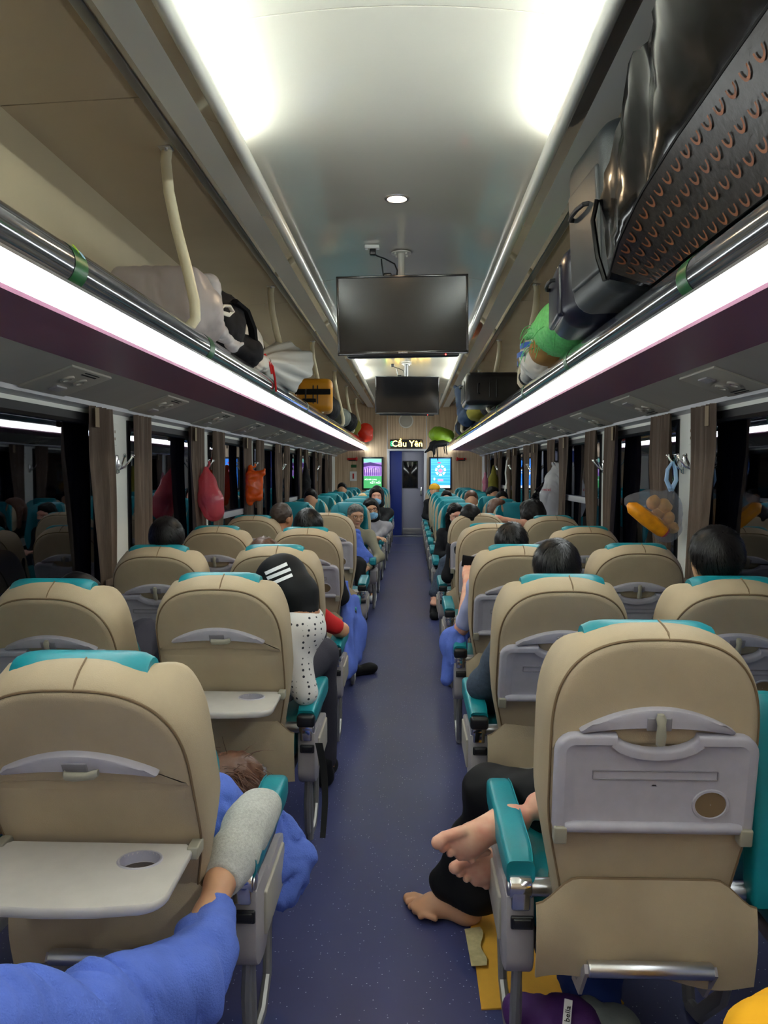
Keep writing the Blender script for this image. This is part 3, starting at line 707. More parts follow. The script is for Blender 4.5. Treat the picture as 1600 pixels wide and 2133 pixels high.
def m_shell():
    g = MB(); rings = []
    def yf(x, z): return .055+.065*sstep(.12, .20, abs(x))*sstep(.05, .25, z)
    cen = (0, .30)
    def ring(d, yb=None, fr=None, sc=None):
        P = inset(OUT, d) if sc is None else [(cen[0]+(x-cen[0])*sc, cen[1]+(z-cen[1])*sc) for x, z in inset(OUT, .05)]
        return [(x, yb if fr is None else yf(x, z)-fr, z) for x, z in P]
    for sc in (.02, .5): rings.append(ring(0, -.062, sc=sc))
    rings += [ring(.05, -.062), ring(.016, -.061), ring(.011, -.056), ring(.005, -.044), ring(.001, -.024), ring(0, .0)]
    rings += [ring(.004, fr=.035), ring(.012, fr=.012), ring(.022, fr=.001), ring(.034, fr=0), ring(.052, fr=.012)]
    for sc in (.5, .02): rings.append([(x, .03, z) for x, y, z in ring(0, 0, sc=sc)])
    return g.loft(rings)
def m_panel(lo, hi, d, y, th, curve=0):
    # slab following the outline between two heights, proud of the shell
    P = inset(OUT, d); right = [(x, z) for x, z in P if x > 0 and lo < z < hi]
    right.sort(key=lambda p: p[1])
    def xat(z):
        for (x0, z0), (x1, z1) in zip(right[:-1], right[1:]):
            if z0 <= z <= z1: return x0+(x1-x0)*(z-z0)/max(1e-6, z1-z0)
        return right[0][0] if z < right[0][1] else right[-1][0]
    topopen = hi > .6
    side = [(xat(lo), lo)]+right
    if not topopen: side += [(xat(hi), hi)]
    poly = list(side)
    if topopen: poly += [(x, max(p[1] for p in right)+.003) for x in (side[-1][0]*.5, 0, -side[-1][0]*.5)] if False else []
    poly += [(-x, z) for x, z in reversed(side)]
    nb = 10; xb = xat(lo)
    poly += [(-xb+2*xb*k/nb, lo+curve*math.sin(PI*k/nb)) for k in range(1, nb)]
    cx, cz = 0, (lo+min(hi, .66))/2
    def rr(sc, yy): return [(cx+(x-cx)*sc, yy, cz+(z-cz)*sc) for x, z in poly]
    def ri(dd, yy): return [(x, yy, z) for x, z in inset(poly, dd)]
    g = MB(); g.loft([ri(0, y), ri(0, y-th*.5), ri(.006, y-th*.9), ri(.014, y-th), rr(.5, y-th*1.25), rr(.02, y-th*1.3)]); return g
def m_piping():
    g = MB(); P = [(x, -.0605, z) for x, z in inset(OUT, .0145) if z > -.0]; g.tube(P, .0028, 6); return g
def m_topseam():
    g = MB(); g.tube([(.02, -.0675, .615), (.02, -.058, .632), (.021, -.045, .6425), (.0205, -.02, .6475), (.02, .02, .6485)], .0022, 6); return g
def m_front(near):
    def f(u, v):
        z = .0+(.57 if near else .605)*v; w = min(hw(z), hw(z)*max(.02, (1-max(0, (z-.40)/.247)**2.7))**(1/2.7))*(.93-(.26 if near else .06)*sstep(.25, .5, z)); x = -w+2*w*u
        y = .068+.065*sstep(.10, .19, abs(x))*sstep(.05, .25, z)+.012*math.sin(PI*min(1, max(0, (z-.4)/.22)))
        return (x, y, z)
    g = MB(); g.grid(f, 26, 22, .03); return g
def m_headcover():
    g = MB(); R = []
    for k in range(15):
        x = -.142+.284*k/14; e = 1-.25*(abs(x)/.142)**8
        R.append([(x, .035+.055*math.cos(a)*e, .588+.053*math.sin(a)*e if math.sin(a) > 0 else .588+.20*math.sin(a)) for a in [2*PI*q/16 for q in range(16)]])
    return g.loft(R)
def tray_outline(notch=True):
    w, h, r = .214, .114, .042; P = []
    for q, (sx, sz) in enumerate(((1, 1), (-1, 1), (-1, -1), (1, -1))):
        rr = r if sz > 0 else .014
        arc = [(sx*(w-rr)+rr*math.cos(q*PI/2+PI/2*k/5), sz*(h-rr)+rr*math.sin(q*PI/2+PI/2*k/5)) for k in range(6)]
        P += arc
        if q == 0 and notch:
            P += [(.085*math.cos(PI*k/10)*1.0, h-.034*math.sin(PI*k/10)) for k in range(0, 11)]
    return P
def m_tray():
    P = tray_outline(); g = MB()
    def ri(d, y, Q=P): return [(x, y, z) for x, z in inset(Q, -d if False else d)]
    sgn = 1 if inset(P, .01)[0][0] < P[0][0] else -1
    def rj(d, y): return [(x, y, z) for x, z in inset(P, sgn*d)]
    def rs(s, y): return [(x*s, y, z*s-.004) for x, z in P]
    g.loft([rj(.004, .012), rj(0, .008), rj(0, -.006), rj(.003, -.010), rj(.008, -.012), rj(.022, -.012)], cap=False)
    g.loft([rj(.022, -.012), rs(.80, -.004), rs(.78, -.003), rs(.4, -.003), rs(.02, -.003)], cap=False)
    g.loft([rj(.004, .012), rs(.4, .012), rs(.02, .012)], cap=False)
    return g
def m_traybar(): return MB().cyl((-.19, -.006, -.102), (.19, -.006, -.102), .0125, 14, .004)
def m_groove():
    g = MB()
    for z in (.030, .010): g.rbox((0, -.0045, z), (.132, .0016, .0012), .0008)
    for x in (-.132, .132): g.rbox((x, -.0045, .02), (.0012, .0016, .010), .0008)
    return g
def m_cup():
    n = 28; g = MB(); g.loft([[(.122+r*1.1*math.cos(2*PI*k/n), y, -.048+r*math.sin(2*PI*k/n)) for k in range(n)] for r, y in ((.037, -.002), (.0355, -.006), (.031, -.0065), (.029, -.001))], cap=False); return g
def m_cupdisc():
    n = 28; g = MB(); g.loft([[(.122+r*1.1*math.cos(2*PI*k/n), -.0035, -.048+r*math.sin(2*PI*k/n)) for k in range(n)] for r in (.030, .001)], cap=False); return g
def m_hinge(s): return MB().rbox((s*.198, -.006, -.118), (.014, .014, .020), .004)
def m_trayopen():
    # horizontal tray, local origin at the hinge line, deck goes to -y
    w, d, r = .214, .245, .055; P = [(w*.9, 0), (w*.98, -.02)]
    P += [(w-r+r*math.cos(a), -d+r+r*math.sin(a)*.9-.006) for a in [-PI/2*k/6 for k in range(7)]]
    P += [(w*.5*k/3*1.4-.0, -d-.006-.010*(1-(k/3)**2)) for k in (2, 1)]+[(0, -d-.017)]
    P += [(-x, y) for x, y in reversed(P[:-1])]
    g = MB(); n = len(P); hole = [(.115+.036*1.15*math.cos(2*PI*k/24), -.075+.036*math.sin(2*PI*k/24)) for k in range(24)]
    bm = bmesh.new()
    def lp(pts, z): return [bm.verts.new((x, y, z)) for x, y in pts]
    cc = (0, -d/2)
    def sc(pts, s): return [(cc[0]+(x-cc[0])*s, cc[1]+(y-cc[1])*s) for x, y in pts]
    for z, s in ((.0, .985), (-.022, .965)):
        o = lp(sc(P, s), z); h = lp(hole, z)
        es = [bm.edges.new((o[i], o[(i+1) % n])) for i in range(n)]+[bm.edges.new((h[i], h[(i+1) % 24])) for i in range(24)]
        bmesh.ops.triangle_fill(bm, use_beauty=True, edges=es)
    bm.verts.ensure_lookup_table(); vs = [tuple(v.co) for v in bm.verts]; fs = [tuple(v.index for v in f.verts) for f in bm.faces]; bm.free()
    g.add(vs, fs)
    g.loft([[(x, y, z) for x, y in sc(P, s)] for s, z in ((.985, 0), (.997, -.003), (1.0, -.009), (.99, -.017), (.965, -.022))], cap=False)
    g.loft([[(x, y, z) for x, y in hole] for z in (0, -.022)], cap=False)
    return g
def m_holerim():
    n = 28; g = MB(); g.loft([[(.115+r*1.15*math.cos(2*PI*k/n), -.075+r*math.sin(2*PI*k/n), z) for k in range(n)] for r, z in ((.041, 0), (.039, .0025), (.036, .002), (.035, -.02))], cap=False); return g
def m_house():
    up = [(-.158+.316*k/24, .415+.048*(1-((k-12)/12)**2)) for k in range(25)]
    lo = [(.158-.316*k/24, .405+.014*(1-((k-12)/12)**2)) for k in range(25)]
    P = up+[(.163, .410)]+lo+[(-.163, .410)]
    g = MB()
    cx, cz = 0, .43
    def ri(d, y): return [(x*(1-d*3), y, cz+(z-cz)*(1-d*18)) for x, z in P]
    g.loft([ri(0, -.06), ri(0, -.083), ri(.004, -.088), ri(.012, -.090), ri(.05, -.090)]); return g
def m_latch(v):
    g = MB(); R = Matrix.Rotation(0 if v else PI/2, 3, 'Y')
    P = [(0, z) for z in (-.036, -.02, 0, .018, .028)]
    rings = []
    for (z, w, y) in ((-.038, .006, -.098), (-.034, .010, -.104), (-.015, .011, -.106), (.01, .009, -.104), (.022, .011, -.100), (.030, .007, -.094)):
        rings.append([R@V((w*math.cos(2*PI*k/10), y+.106*0+.007*math.sin(2*PI*k/10), z)) for k in range(10)])
    rings = [[p+V((0.018 if not v else 0, 0, .425)) for p in r] for r in rings]
    return g.loft(rings)
def m_latchwell(): return MB().rbox((0.0, -.0895, .430), (.026, .003, .015), .0028)
def m_flap():
    P0 = .242; top = .066; bot = -.165
    def f(u, v):
        x = -P0+2*P0*u; zt = top-.062*sstep(.15, .242, abs(x)); zb = bot+.012*math.sin(5*u)+(-.0)
        z = zb+(zt-zb)*v
        y = -.080-.016*math.sin(PI*(1-v))*(.6+.4*math.sin(7*u+2))-.010*math.sin(3*x*9+z*14)*(1-v)
        return (x, y, z)
    g = MB(); g.grid(f, 30, 18, .006); return g
def m_flapedge():
    g = MB(); pts = [(-.242+.484*k/30, -.0825, .066-.062*sstep(.15, .242, abs(-.242+.484*k/30))+.001) for k in range(31)]; g.tube(pts, .0035, 6); return g
def m_cushion(): return MB().rbox((0, .27, -.085), (.235, .235, .065), .045, n=4)
def m_pan(): return MB().rbox((0, .24, -.165), (.225, .22, .022), .012)
def m_bar():
    return MB().cyl((-.135, -.122, -.115), (.135, -.122, -.115), .0175, 18, .004)
def m_bracket(s): return MB().prism([(-.132, -.120), (-.122, -.105), (-.105, -.12), (-.05, -.19), (.0, -.20), (.0, -.22), (-.07, -.21)], 'x', s*.139-.004, s*.139+.004)
def m_leg(s):
    g = MB(); x = s*.23
    g.tube([(x, .30, -.17), (x, .31, -.25), (x, .285, -.40), (x, .27, -.46)], [.016]*4, 8, 1.6); g.tube([(x, .02, -.2), (x, .06, -.3), (x, .20, -.445), (x, .27, -.465)], [.014]*4, 8, 1.6); return g
# aisle side console
def m_console():
    P = []
    for k in range(13):
        a = PI+PI*k/12; P.append((.055+.075*math.cos(a), -.165+.06*math.sin(a)))
    P += [(.20, -.205), (.33, -.20), (.375, -.15), (.37, -.06), (.30, -.04), (.13, -.045), (.12, -.02), (-.012, -.02)]
    g = MB(); n = len(P); ctr = (.15, -.12)
    def ring(x, s): return [(x, ctr[0]+(a-ctr[0])*s, ctr[1]+(b-ctr[1])*s) for a, b in P]
    g.loft([ring(-.034, .93), ring(-.031, .985), ring(-.026, 1), ring(.026, 1), ring(.031, .985), ring(.034, .93)]); return g
def m_consoleface(): return MB().rbox((-.036, .20, -.12), (.006, .13, .055), .005)
def m_slot(): 
    g = MB(); g.rbox((.004, -.024, -.075), (.022, .006, .012), .005); return g
def m_slotframe(): return MB().rbox((.004, -.021, -.075), (.027, .005, .016), .0045)
def m_axle(): return MB().cyl((-.03, .0, .0), (.10, .0, .0), .021, 18, .003)
def m_knuckle():
    g = MB(); g.cyl((-.026, 0, .004), (.026, 0, .004), .031, 20, .004); g.rbox((0, -.004, -.02), (.022, .026, .024), .006); return g
def m_armpad():
    g = MB(); R = []
    for y, zt, zb, w in ((-.012, .060, .010, .026), (-.018, .070, .014, .033), (.03, .083, .012, .036), (.12, .087, .012, .036), (.25, .087, .010, .036), (.40, .086, .006, .036), (.445, .078, .010, .034), (.462, .060, .022, .027)):
        r = .016; ring = []
        for q, (sx, sz) in enumerate(((1, 1), (-1, 1), (-1, -1), (1, -1))):
            for k in range(4):
                a = q*PI/2+PI/2*k/3; ring.append((sx*(w-r)+r*math.cos(a), y, (zt-r if sz > 0 else zb+r)+r*math.sin(a)))
        R.append(ring)
    return g.loft(R)
def m_armcap():
    return MB().rbox((0, .0, .034), (.034, .042, .024), .012)
def m_armseam(s):
    g = MB(); g.tube([(s*.028, -.012, .0665), (s*.031, .03, .0815), (s*.031, .25, .0852), (s*.031, .40, .0842), (s*.029, .445, .077)], .0018, 6); return g
def m_arminner(): return MB().prism([(.0, .02), (.40, .012), (.42, -.005), (.30, -.03), (.05, -.02)], 'x', -.02, .02)
def m_loop():
    g = MB(); g.tube([(0, .03, -.21), (-.004, .028, -.3), (-.004, .045, -.42), (-.002, .10, -.466), (0, .20, -.468), (-.002, .285, -.42), (-.004, .31, -.30), (0, .33, -.2)], .0125, 8, 1.25); return g
def m_strut():
    g = MB(); g.tube([(.004, .05, -.2), (.006, .055, -.33), (.004, .07, -.465)], .011, 8, 1.5); return g
REC = {}
def make_seat(col, yh, face, rec, tray, label, group, armup=False, mid=True, latch=True, dark=False):
    x = SX[col]; s_aisle = -1 if (x > 0) else 1            # world side of the aisle
    t = thing('train_seat', label, 'seat', (x, yh, 0), group, 0 if face > 0 else PI)
    sa = s_aisle*face                                      # the same in the seat's own frame
    R = (math.radians(rec), 0, 0); L = (0, 0, HZ)
    def P(name, key, fn, m, par=None, loc=None, rot=None, sm=40): return obj(name, cached(key, fn, sm), m, par or t, loc=loc, rot=rot)
    b = P('backrest', 'backrest', m_shell, 'beige', loc=L, rot=R, sm=50)
    P('head_panel', 'head_panel', lambda: m_panel(.385, .70, .018, -.058, .012, .012), 'beige', b)
    P('lower_panel', 'lower_panel', lambda: m_panel(.0, .37, .03, -.058, .006), 'beige', b)
    P('piping', 'piping', m_piping, 'beige_dark', b); P('top_seam', 'top_seam', m_topseam, 'beige_dark', b)
    P('front_cover', 'front_cover%d' % face, lambda: m_front(face > 0), 'teal', loc=L, rot=R, sm=60)
    P('headrest_cover', 'headrest_cover', m_headcover, 'teal', loc=L, rot=R, sm=60)
    lh = P('latch_housing', 'latch_housing', m_house, 'tray', loc=V(L)+Matrix.Rotation(R[0], 3, 'X')@V((0, 0, .026)), rot=R)
    P('latch_well', 'latch_well', m_latchwell, 'tray_edge', lh)
    if tray == 'closed':
        P('latch', 'latch_v', lambda: m_latch(True), 'latch', lh)
        ty = P('tray_table', 'tray_closed', m_tray, 'tray', loc=V(L)+Matrix.Rotation(R[0], 3, 'X')@V((0, -.080, .316)), rot=R)
        P('tray_bar', 'tray_bar', m_traybar, 'tray', ty); P('tray_groove', 'tray_groove', m_groove, 'tray_edge', ty)
        P('cup_ring', 'cup_ring', m_cup, 'tray', ty); P('cup_recess', 'cup_recess', m_cupdisc, 'beige_dark', ty)
        for s in (-1, 1): P('tray_hinge', 'tray_hinge%d' % s, lambda: m_hinge(s), 'latch', ty)
    else:
        P('latch', 'latch_h', lambda: m_latch(False), 'latch', lh)
        o = Matrix.Rotation(R[0], 3, 'X')@V((0, -.075, .222)); ty = P('tray_table', 'tray_open', m_trayopen, 'tray_open', loc=V(L)+o, rot=(math.radians(-1), 0, 0))
        P('cup_rim', 'cup_rim', m_holerim, 'tray', ty)
        for s in (-1, 1): P('tray_arm', 'tray_arm%d' % s, lambda: MB().rbox((s*.21, -.005, -.008), (.012, .025, .014), .004), 'latch', ty)
    P('back_flap', 'back_flap', m_flap, 'beige', loc=L, sm=70); P('flap_piping', 'flap_piping', m_flapedge, 'beige_dark', loc=L)
    P('seat_cushion', 'seat_cushion', m_cushion, 'teal', loc=L, sm=60); P('seat_pan', 'seat_pan', m_pan, 'greyplastic', loc=L)
    P('footrest_bar', 'footrest_bar', m_bar, 'steel', loc=L)
    for s in (-1, 1): P('footrest_bracket', 'footrest_bracket%d' % s, lambda: m_bracket(s), 'greyplastic', loc=L)
    P('leg', 'leg%d' % -sa, lambda: m_leg(-sa), 'legmetal', loc=L)
    if col[1] == 'a':
        xa = sa*(abs(x)-.325); A = (xa, 0, HZ)
        c = P('side_console', 'side_console%d' % sa, lambda: m_console().xf(Matrix.Diagonal((-sa, 1, 1, 1))), 'greyplastic', loc=A)
        P('console_cover', 'console_cover%d' % sa, lambda: m_consoleface().xf(Matrix.Diagonal((-sa, 1, 1, 1))), 'servwhite', c)
        P('slot_frame', 'slot_frame', m_slotframe, 'blackplastic', c); P('release_button', 'release_button', m_slot, 'blackplastic', c)
        P('pivot_axle', 'pivot_axle%d' % sa, lambda: m_axle().xf(Matrix.Diagonal((-sa, 1, 1, 1))), 'steel', loc=A); P('pivot_knuckle', 'pivot_knuckle', m_knuckle, 'chrome', loc=A)
        a = P('armrest', 'armrest', m_armpad, 'teal', loc=A)
        P('arm_core', 'arm_core', m_arminner, 'blackplastic', a); P('arm_seam', 'arm_seam%d' % sa, lambda: m_armseam(-sa), 'teal', a)
        if dark: P('arm_end_cap', 'arm_end_cap', m_armcap, 'blackplastic', a, loc=(0, -.0, 0))
        P('leg', 'leg_loop', m_loop, 'legmetal', loc=A); P('leg', 'leg_strut', m_strut, 'legmetal', loc=A)
        if mid:
            M = (-sa*.282, .02, HZ)
            P('armrest', 'armrest', m_armpad, 'teal', loc=M, rot=(PI/2*.96, 0, 0) if armup else None)
            P('pivot_axle', 'pivot_axle%d' % -sa, lambda: m_axle().xf(Matrix.Diagonal((sa, 1, 1, 1))), 'steel', loc=(-sa*.282, 0, HZ))
    return t
SIDE = {'la': 'left aisle', 'ra': 'right aisle', 'lw': 'left window', 'rw': 'right window'}
RECL = {('la', 0): 25, ('ra', 0): 8, ('lw', 0): 16, ('rw', 0): 8, ('la', 1): 21, ('ra', 1): 21, ('lw', 1): 26, ('rw', 1): 22,
        ('la', 2): 22, ('ra', 2): 21, ('lw', 2): 23, ('rw', 2): 19, ('la', 3): 20, ('ra', 3): 10, ('lw', 3): 18, ('rw', 3): 17,
        ('la', 4): 6, ('ra', 4): 6, ('lw', 4): 16, ('rw', 4): 15}
for k, y in enumerate(ROWY):
    for col in ('la', 'ra', 'lw', 'rw'):
        op = (col, k) in (('la', 0), ('la', 1))
        make_seat(col, y, 1, RECL[(col, k)], 'open' if op else 'closed',
                  'beige backed %s seat in the %s row from the camera, tray %s' % (SIDE[col], ORD[k], 'lowered' if op else 'folded up'), 'beige seat backs facing away', armup=(col == 'ra' and k == 0), dark=(k > 0))
for k, y in enumerate(FACEY):
    for col in ('la', 'ra', 'lw', 'rw'):
        make_seat(col, y, -1, (11, 9, 13, 8, 12, 9, 11, 10)[k]+(3 if col == 'ra' else 0)-(4 if col == 'lw' and k == 0 else 0), 'closed',
                  'teal fronted %s seat facing the camera, %s row of those' % (SIDE[col], ORD[k]), 'teal seats facing the camera', dark=False)
# ================================================================== PEOPLE
def rotm(yaw=0, pitch=0, roll=0, face=1):
    return (Matrix.Rotation(0 if face > 0 else PI, 3, 'Z')@Matrix.Rotation(math.radians(yaw), 3, 'Z')@Matrix.Rotation(math.radians(pitch), 3, 'X')@Matrix.Rotation(math.radians(roll), 3, 'Y'))
def head_sd(sd, c, R, s=1., neck=None, det=True):
    c = V(c); P = lambda x, y, z: c+R@V((x, y, z))*s
    A = [list(r) for r in R]; E = lambda p, r, k=None: sd.ell(P(*p), [q*s for q in r], A, k)
    E((0, -.012, .032), (.077, .096, .088)); E((0, .022, -.045), (.058, .068, .072), .03); E((0, .03, .0), (.066, .066, .07), .03)
    if det:
        sd.cap(P(0, .088, .012), P(0, .112, -.026), .008*s, .014*s, .012); E((0, .082, .030), (.055, .016, .012), .02)
        for e in (-1, 1):
            E((e*.038, .066, -.028), (.024, .024, .022), .02); E((e*.013, .1, -.03), (.009, .011, .008), .008)
        E((0, .088, -.058), (.022, .012, .006), .006); E((0, .086, -.071), (.020, .012, .007), .006); E((0, .076, -.098), (.022, .02, .018), .02)
        for e in (-1, 1): sd.cute(P(e*.032, .100, .008), [q*s for q in (.017, .016, .010)], A, .012)
    for e in (-1, 1): E((e*.077, -.008, -.012), (.010, .021, .031), .008)
    nb = V(neck) if neck is not None else P(0, -.045, -.19)
    sd.cap(P(0, -.022, -.075), nb, .052*s, .058*s, .03); return P
def hair_sd(c, R, s=1., style='short', seed=0, puff=0.):
    c = V(c); P = lambda x, y, z: c+R@V((x, y, z))*s; A = [list(r) for r in R]
    h = SD(.02); g = 1+puff
    h.ell(P(0, -.014, .036), [q*s*g for q in (.085, .105, .098)], A)
    if style != 'crop': h.ell(P(0, .045, .085), [q*s*g for q in (.066, .045, .036)], A, .02)
    if style == 'long':
        for e in (-1, 1): h.cap(P(e*.072, -.02, .0), P(e*.085, .0, -.19), .034*s, .03*s, .03)
        h.cap(P(0, -.07, .0), P(0, -.075, -.2), .065*s, .06*s, .03)
    if style == 'bun': h.ell(P(0, -.08, -.04), [q*s for q in (.07, .05, .06)], A)
    h.cute(P(0, .125, -.035), [q*s for q in (.074, .105, .108)], A, .01)
    if style in ('short', 'crop', 'bun'):
        for e in (-1, 1): h.cute(P(e*.09, .02, -.06), [q*s for q in (.03, .06, .07)], A, .01)
        n = R@V((0, .35, -1)); h.cutp(P(0, -.06, -.062), n, .01)
    w1 = wrinkle(.0026*s, 150/s, seed); h.disp = w1; return h
def strands(c, R, n, L, seed=0, crown=(0.0, -.045, .13), s=1., rad=(.088, .108, .101), wid=.0016, low=-.05):
    rg = random.Random(seed); c = V(c); g = MB(); ctr = V((0, -.014, .036)); rv = V(rad)
    cr = V(crown)-ctr; cr = V((cr.x/rv.x, cr.y/rv.y, cr.z/rv.z)).normalized()
    a0 = cr.orthogonal().normalized(); b0 = cr.cross(a0)
    for i in range(n):
        az = rg.uniform(0, 2*PI); t0 = rg.uniform(.02, 1.75)**1.0; sp = rg.uniform(.5, 1)*L; tw = rg.uniform(-.25, .25)+.35
        lift = rg.uniform(0, .010); pts = []
        for k in range(5):
            t = t0+sp*k/4; aa = az+tw*k/4*.5
            d = cr*math.cos(t)+(a0*math.cos(aa)+b0*math.sin(aa))*math.sin(t)
            off = 1+lift/.1*(k/4)**1.5*(1-.4*(k == 4))+.004
            pts.append(ctr+V((d.x*rv.x, d.y*rv.y, d.z*rv.z))*off)
        if pts[-1].z < low or (pts[-1].y > .055 and pts[-1].z < .06): continue
        W = [c+R@p*s for p in pts]; vs = []; 
        for k in range(5):
            tn = (W[min(k+1, 4)]-W[max(k-1, 0)]); nn = (W[k]-(c+R@ctr*s)); sdv = tn.cross(nn).normalized()*wid*s*(1-.8*k/4)
            vs += [W[k]-sdv, W[k]+sdv]
        g.add(vs, [(2*k, 2*k+1, 2*k+3, 2*k+2) for k in range(4)])
    return g
def hand(sd, w, d, n, curl=.5, side=1, s=.95):
    w = V(w); d = V(d).normalized(); n = V(n); n = (n-d*n.dot(d)).normalized(); u = d.cross(n)
    Rm = [[u.x, n.x, d.x], [u.y, n.y, d.y], [u.z, n.z, d.z]]
    sd.box(w+d*.048*s, (.040*s, .014*s, .05*s), .012*s, Rm, .012); sd.cap(w-d*.03, w+d*.02, .026*s, .028*s, .02)
    for i in range(4):
        b = w+d*.092*s+u*(i-1.5)*.0205*s; L = (.068, .078, .072, .058)[i]*s; p = b; a = 0
        for q in range(3):
            a += curl*(.9, .95, .7)[q]; dd = d*math.cos(a)-n*math.sin(a); e = p+dd*L*(.45, .32, .25)[q]
            sd.cap(p, e, (.0095, .0085, .0078)[q]*s, (.0085, .0078, .007)[q]*s, .003); p = e
    b = w+d*.03*s+u*side*-.035*s; m = b+(d*.7-u*side*.55-n*.3).normalized()*.042*s; e = m+(d*.9-u*side*.1-n*.5*curl).normalized()*.034*s
    sd.cap(b, m, .014*s, .0105*s, .012); sd.cap(m, e, .0105*s, .008*s, .004)
def foot(sd, heel, d, up, L=.24, side=1, toes=True):
    heel = V(heel); d = V(d).normalized(); up = V(up); up = (up-d*up.dot(d)).normalized(); l = d.cross(up)
    Rm = [[l.x, d.x, up.x], [l.y, d.y, up.y], [l.z, d.z, up.z]]; k = L/.24
    sd.ell(heel+d*.032*k+up*.03*k, [.031*k, .038*k, .033*k], Rm, .03)
    sd.cap(heel+d*.05*k+up*.032*k+l*side*-.006*k, heel+d*.14*k+up*.030*k, .029*k, .027*k, .03)
    sd.cap(heel+d*.055*k+up*.055*k, heel+d*.135*k+up*.044*k, .026*k, .020*k, .03)
    sd.ell(heel+d*.158*k+up*.022*k, [.043*k, .042*k, .021*k], Rm, .03)
    if toes:
        for i in range(5):
            x = side*(.036-.0192*i); b = heel+d*(.182-.0055*i*i*.5)*k+l*x*k+up*.017*k; r = (.0150, .0098, .0094, .009, .0088)[i]*k; q = (.040, .036, .031, .026, .022)[i]*k
            m = b+d*q*.55+up*.006*k; e = b+d*q-up*.002*k
            sd.cap(b-d*.02*k, m, r*.92, r*.86, .003); sd.cap(m, e, r*.86, r*1.02, .003)
    else: sd.ell(heel+d*.195*k+up*.02*k, [.038*k, .04*k, .019*k], Rm, .03)
def shoe(sd, heel, d, L=.27):
    heel = V(heel); d = V(d); d.z = 0; d.normalize(); up = V((0,0,1)); l = d.cross(up)
    Rm = [[l.x, d.x, up.x], [l.y, d.y, up.y], [l.z, d.z, up.z]]
    sd.ell(heel+d*.045+up*.045, [.04, .055, .046], Rm, .03); sd.cap(heel+d*.04+up*.035, heel+d*.2+up*.032, .036, .038, .03); sd.ell(heel+d*.2+up*.036, [.046, .07, .036], Rm, .03); sd.cap(heel+d*.03+up*.06, heel+d*.03+up*.11, .038, .04, .02)
    sd.cutp(heel+up*.004, (0, 0, -1), .004)
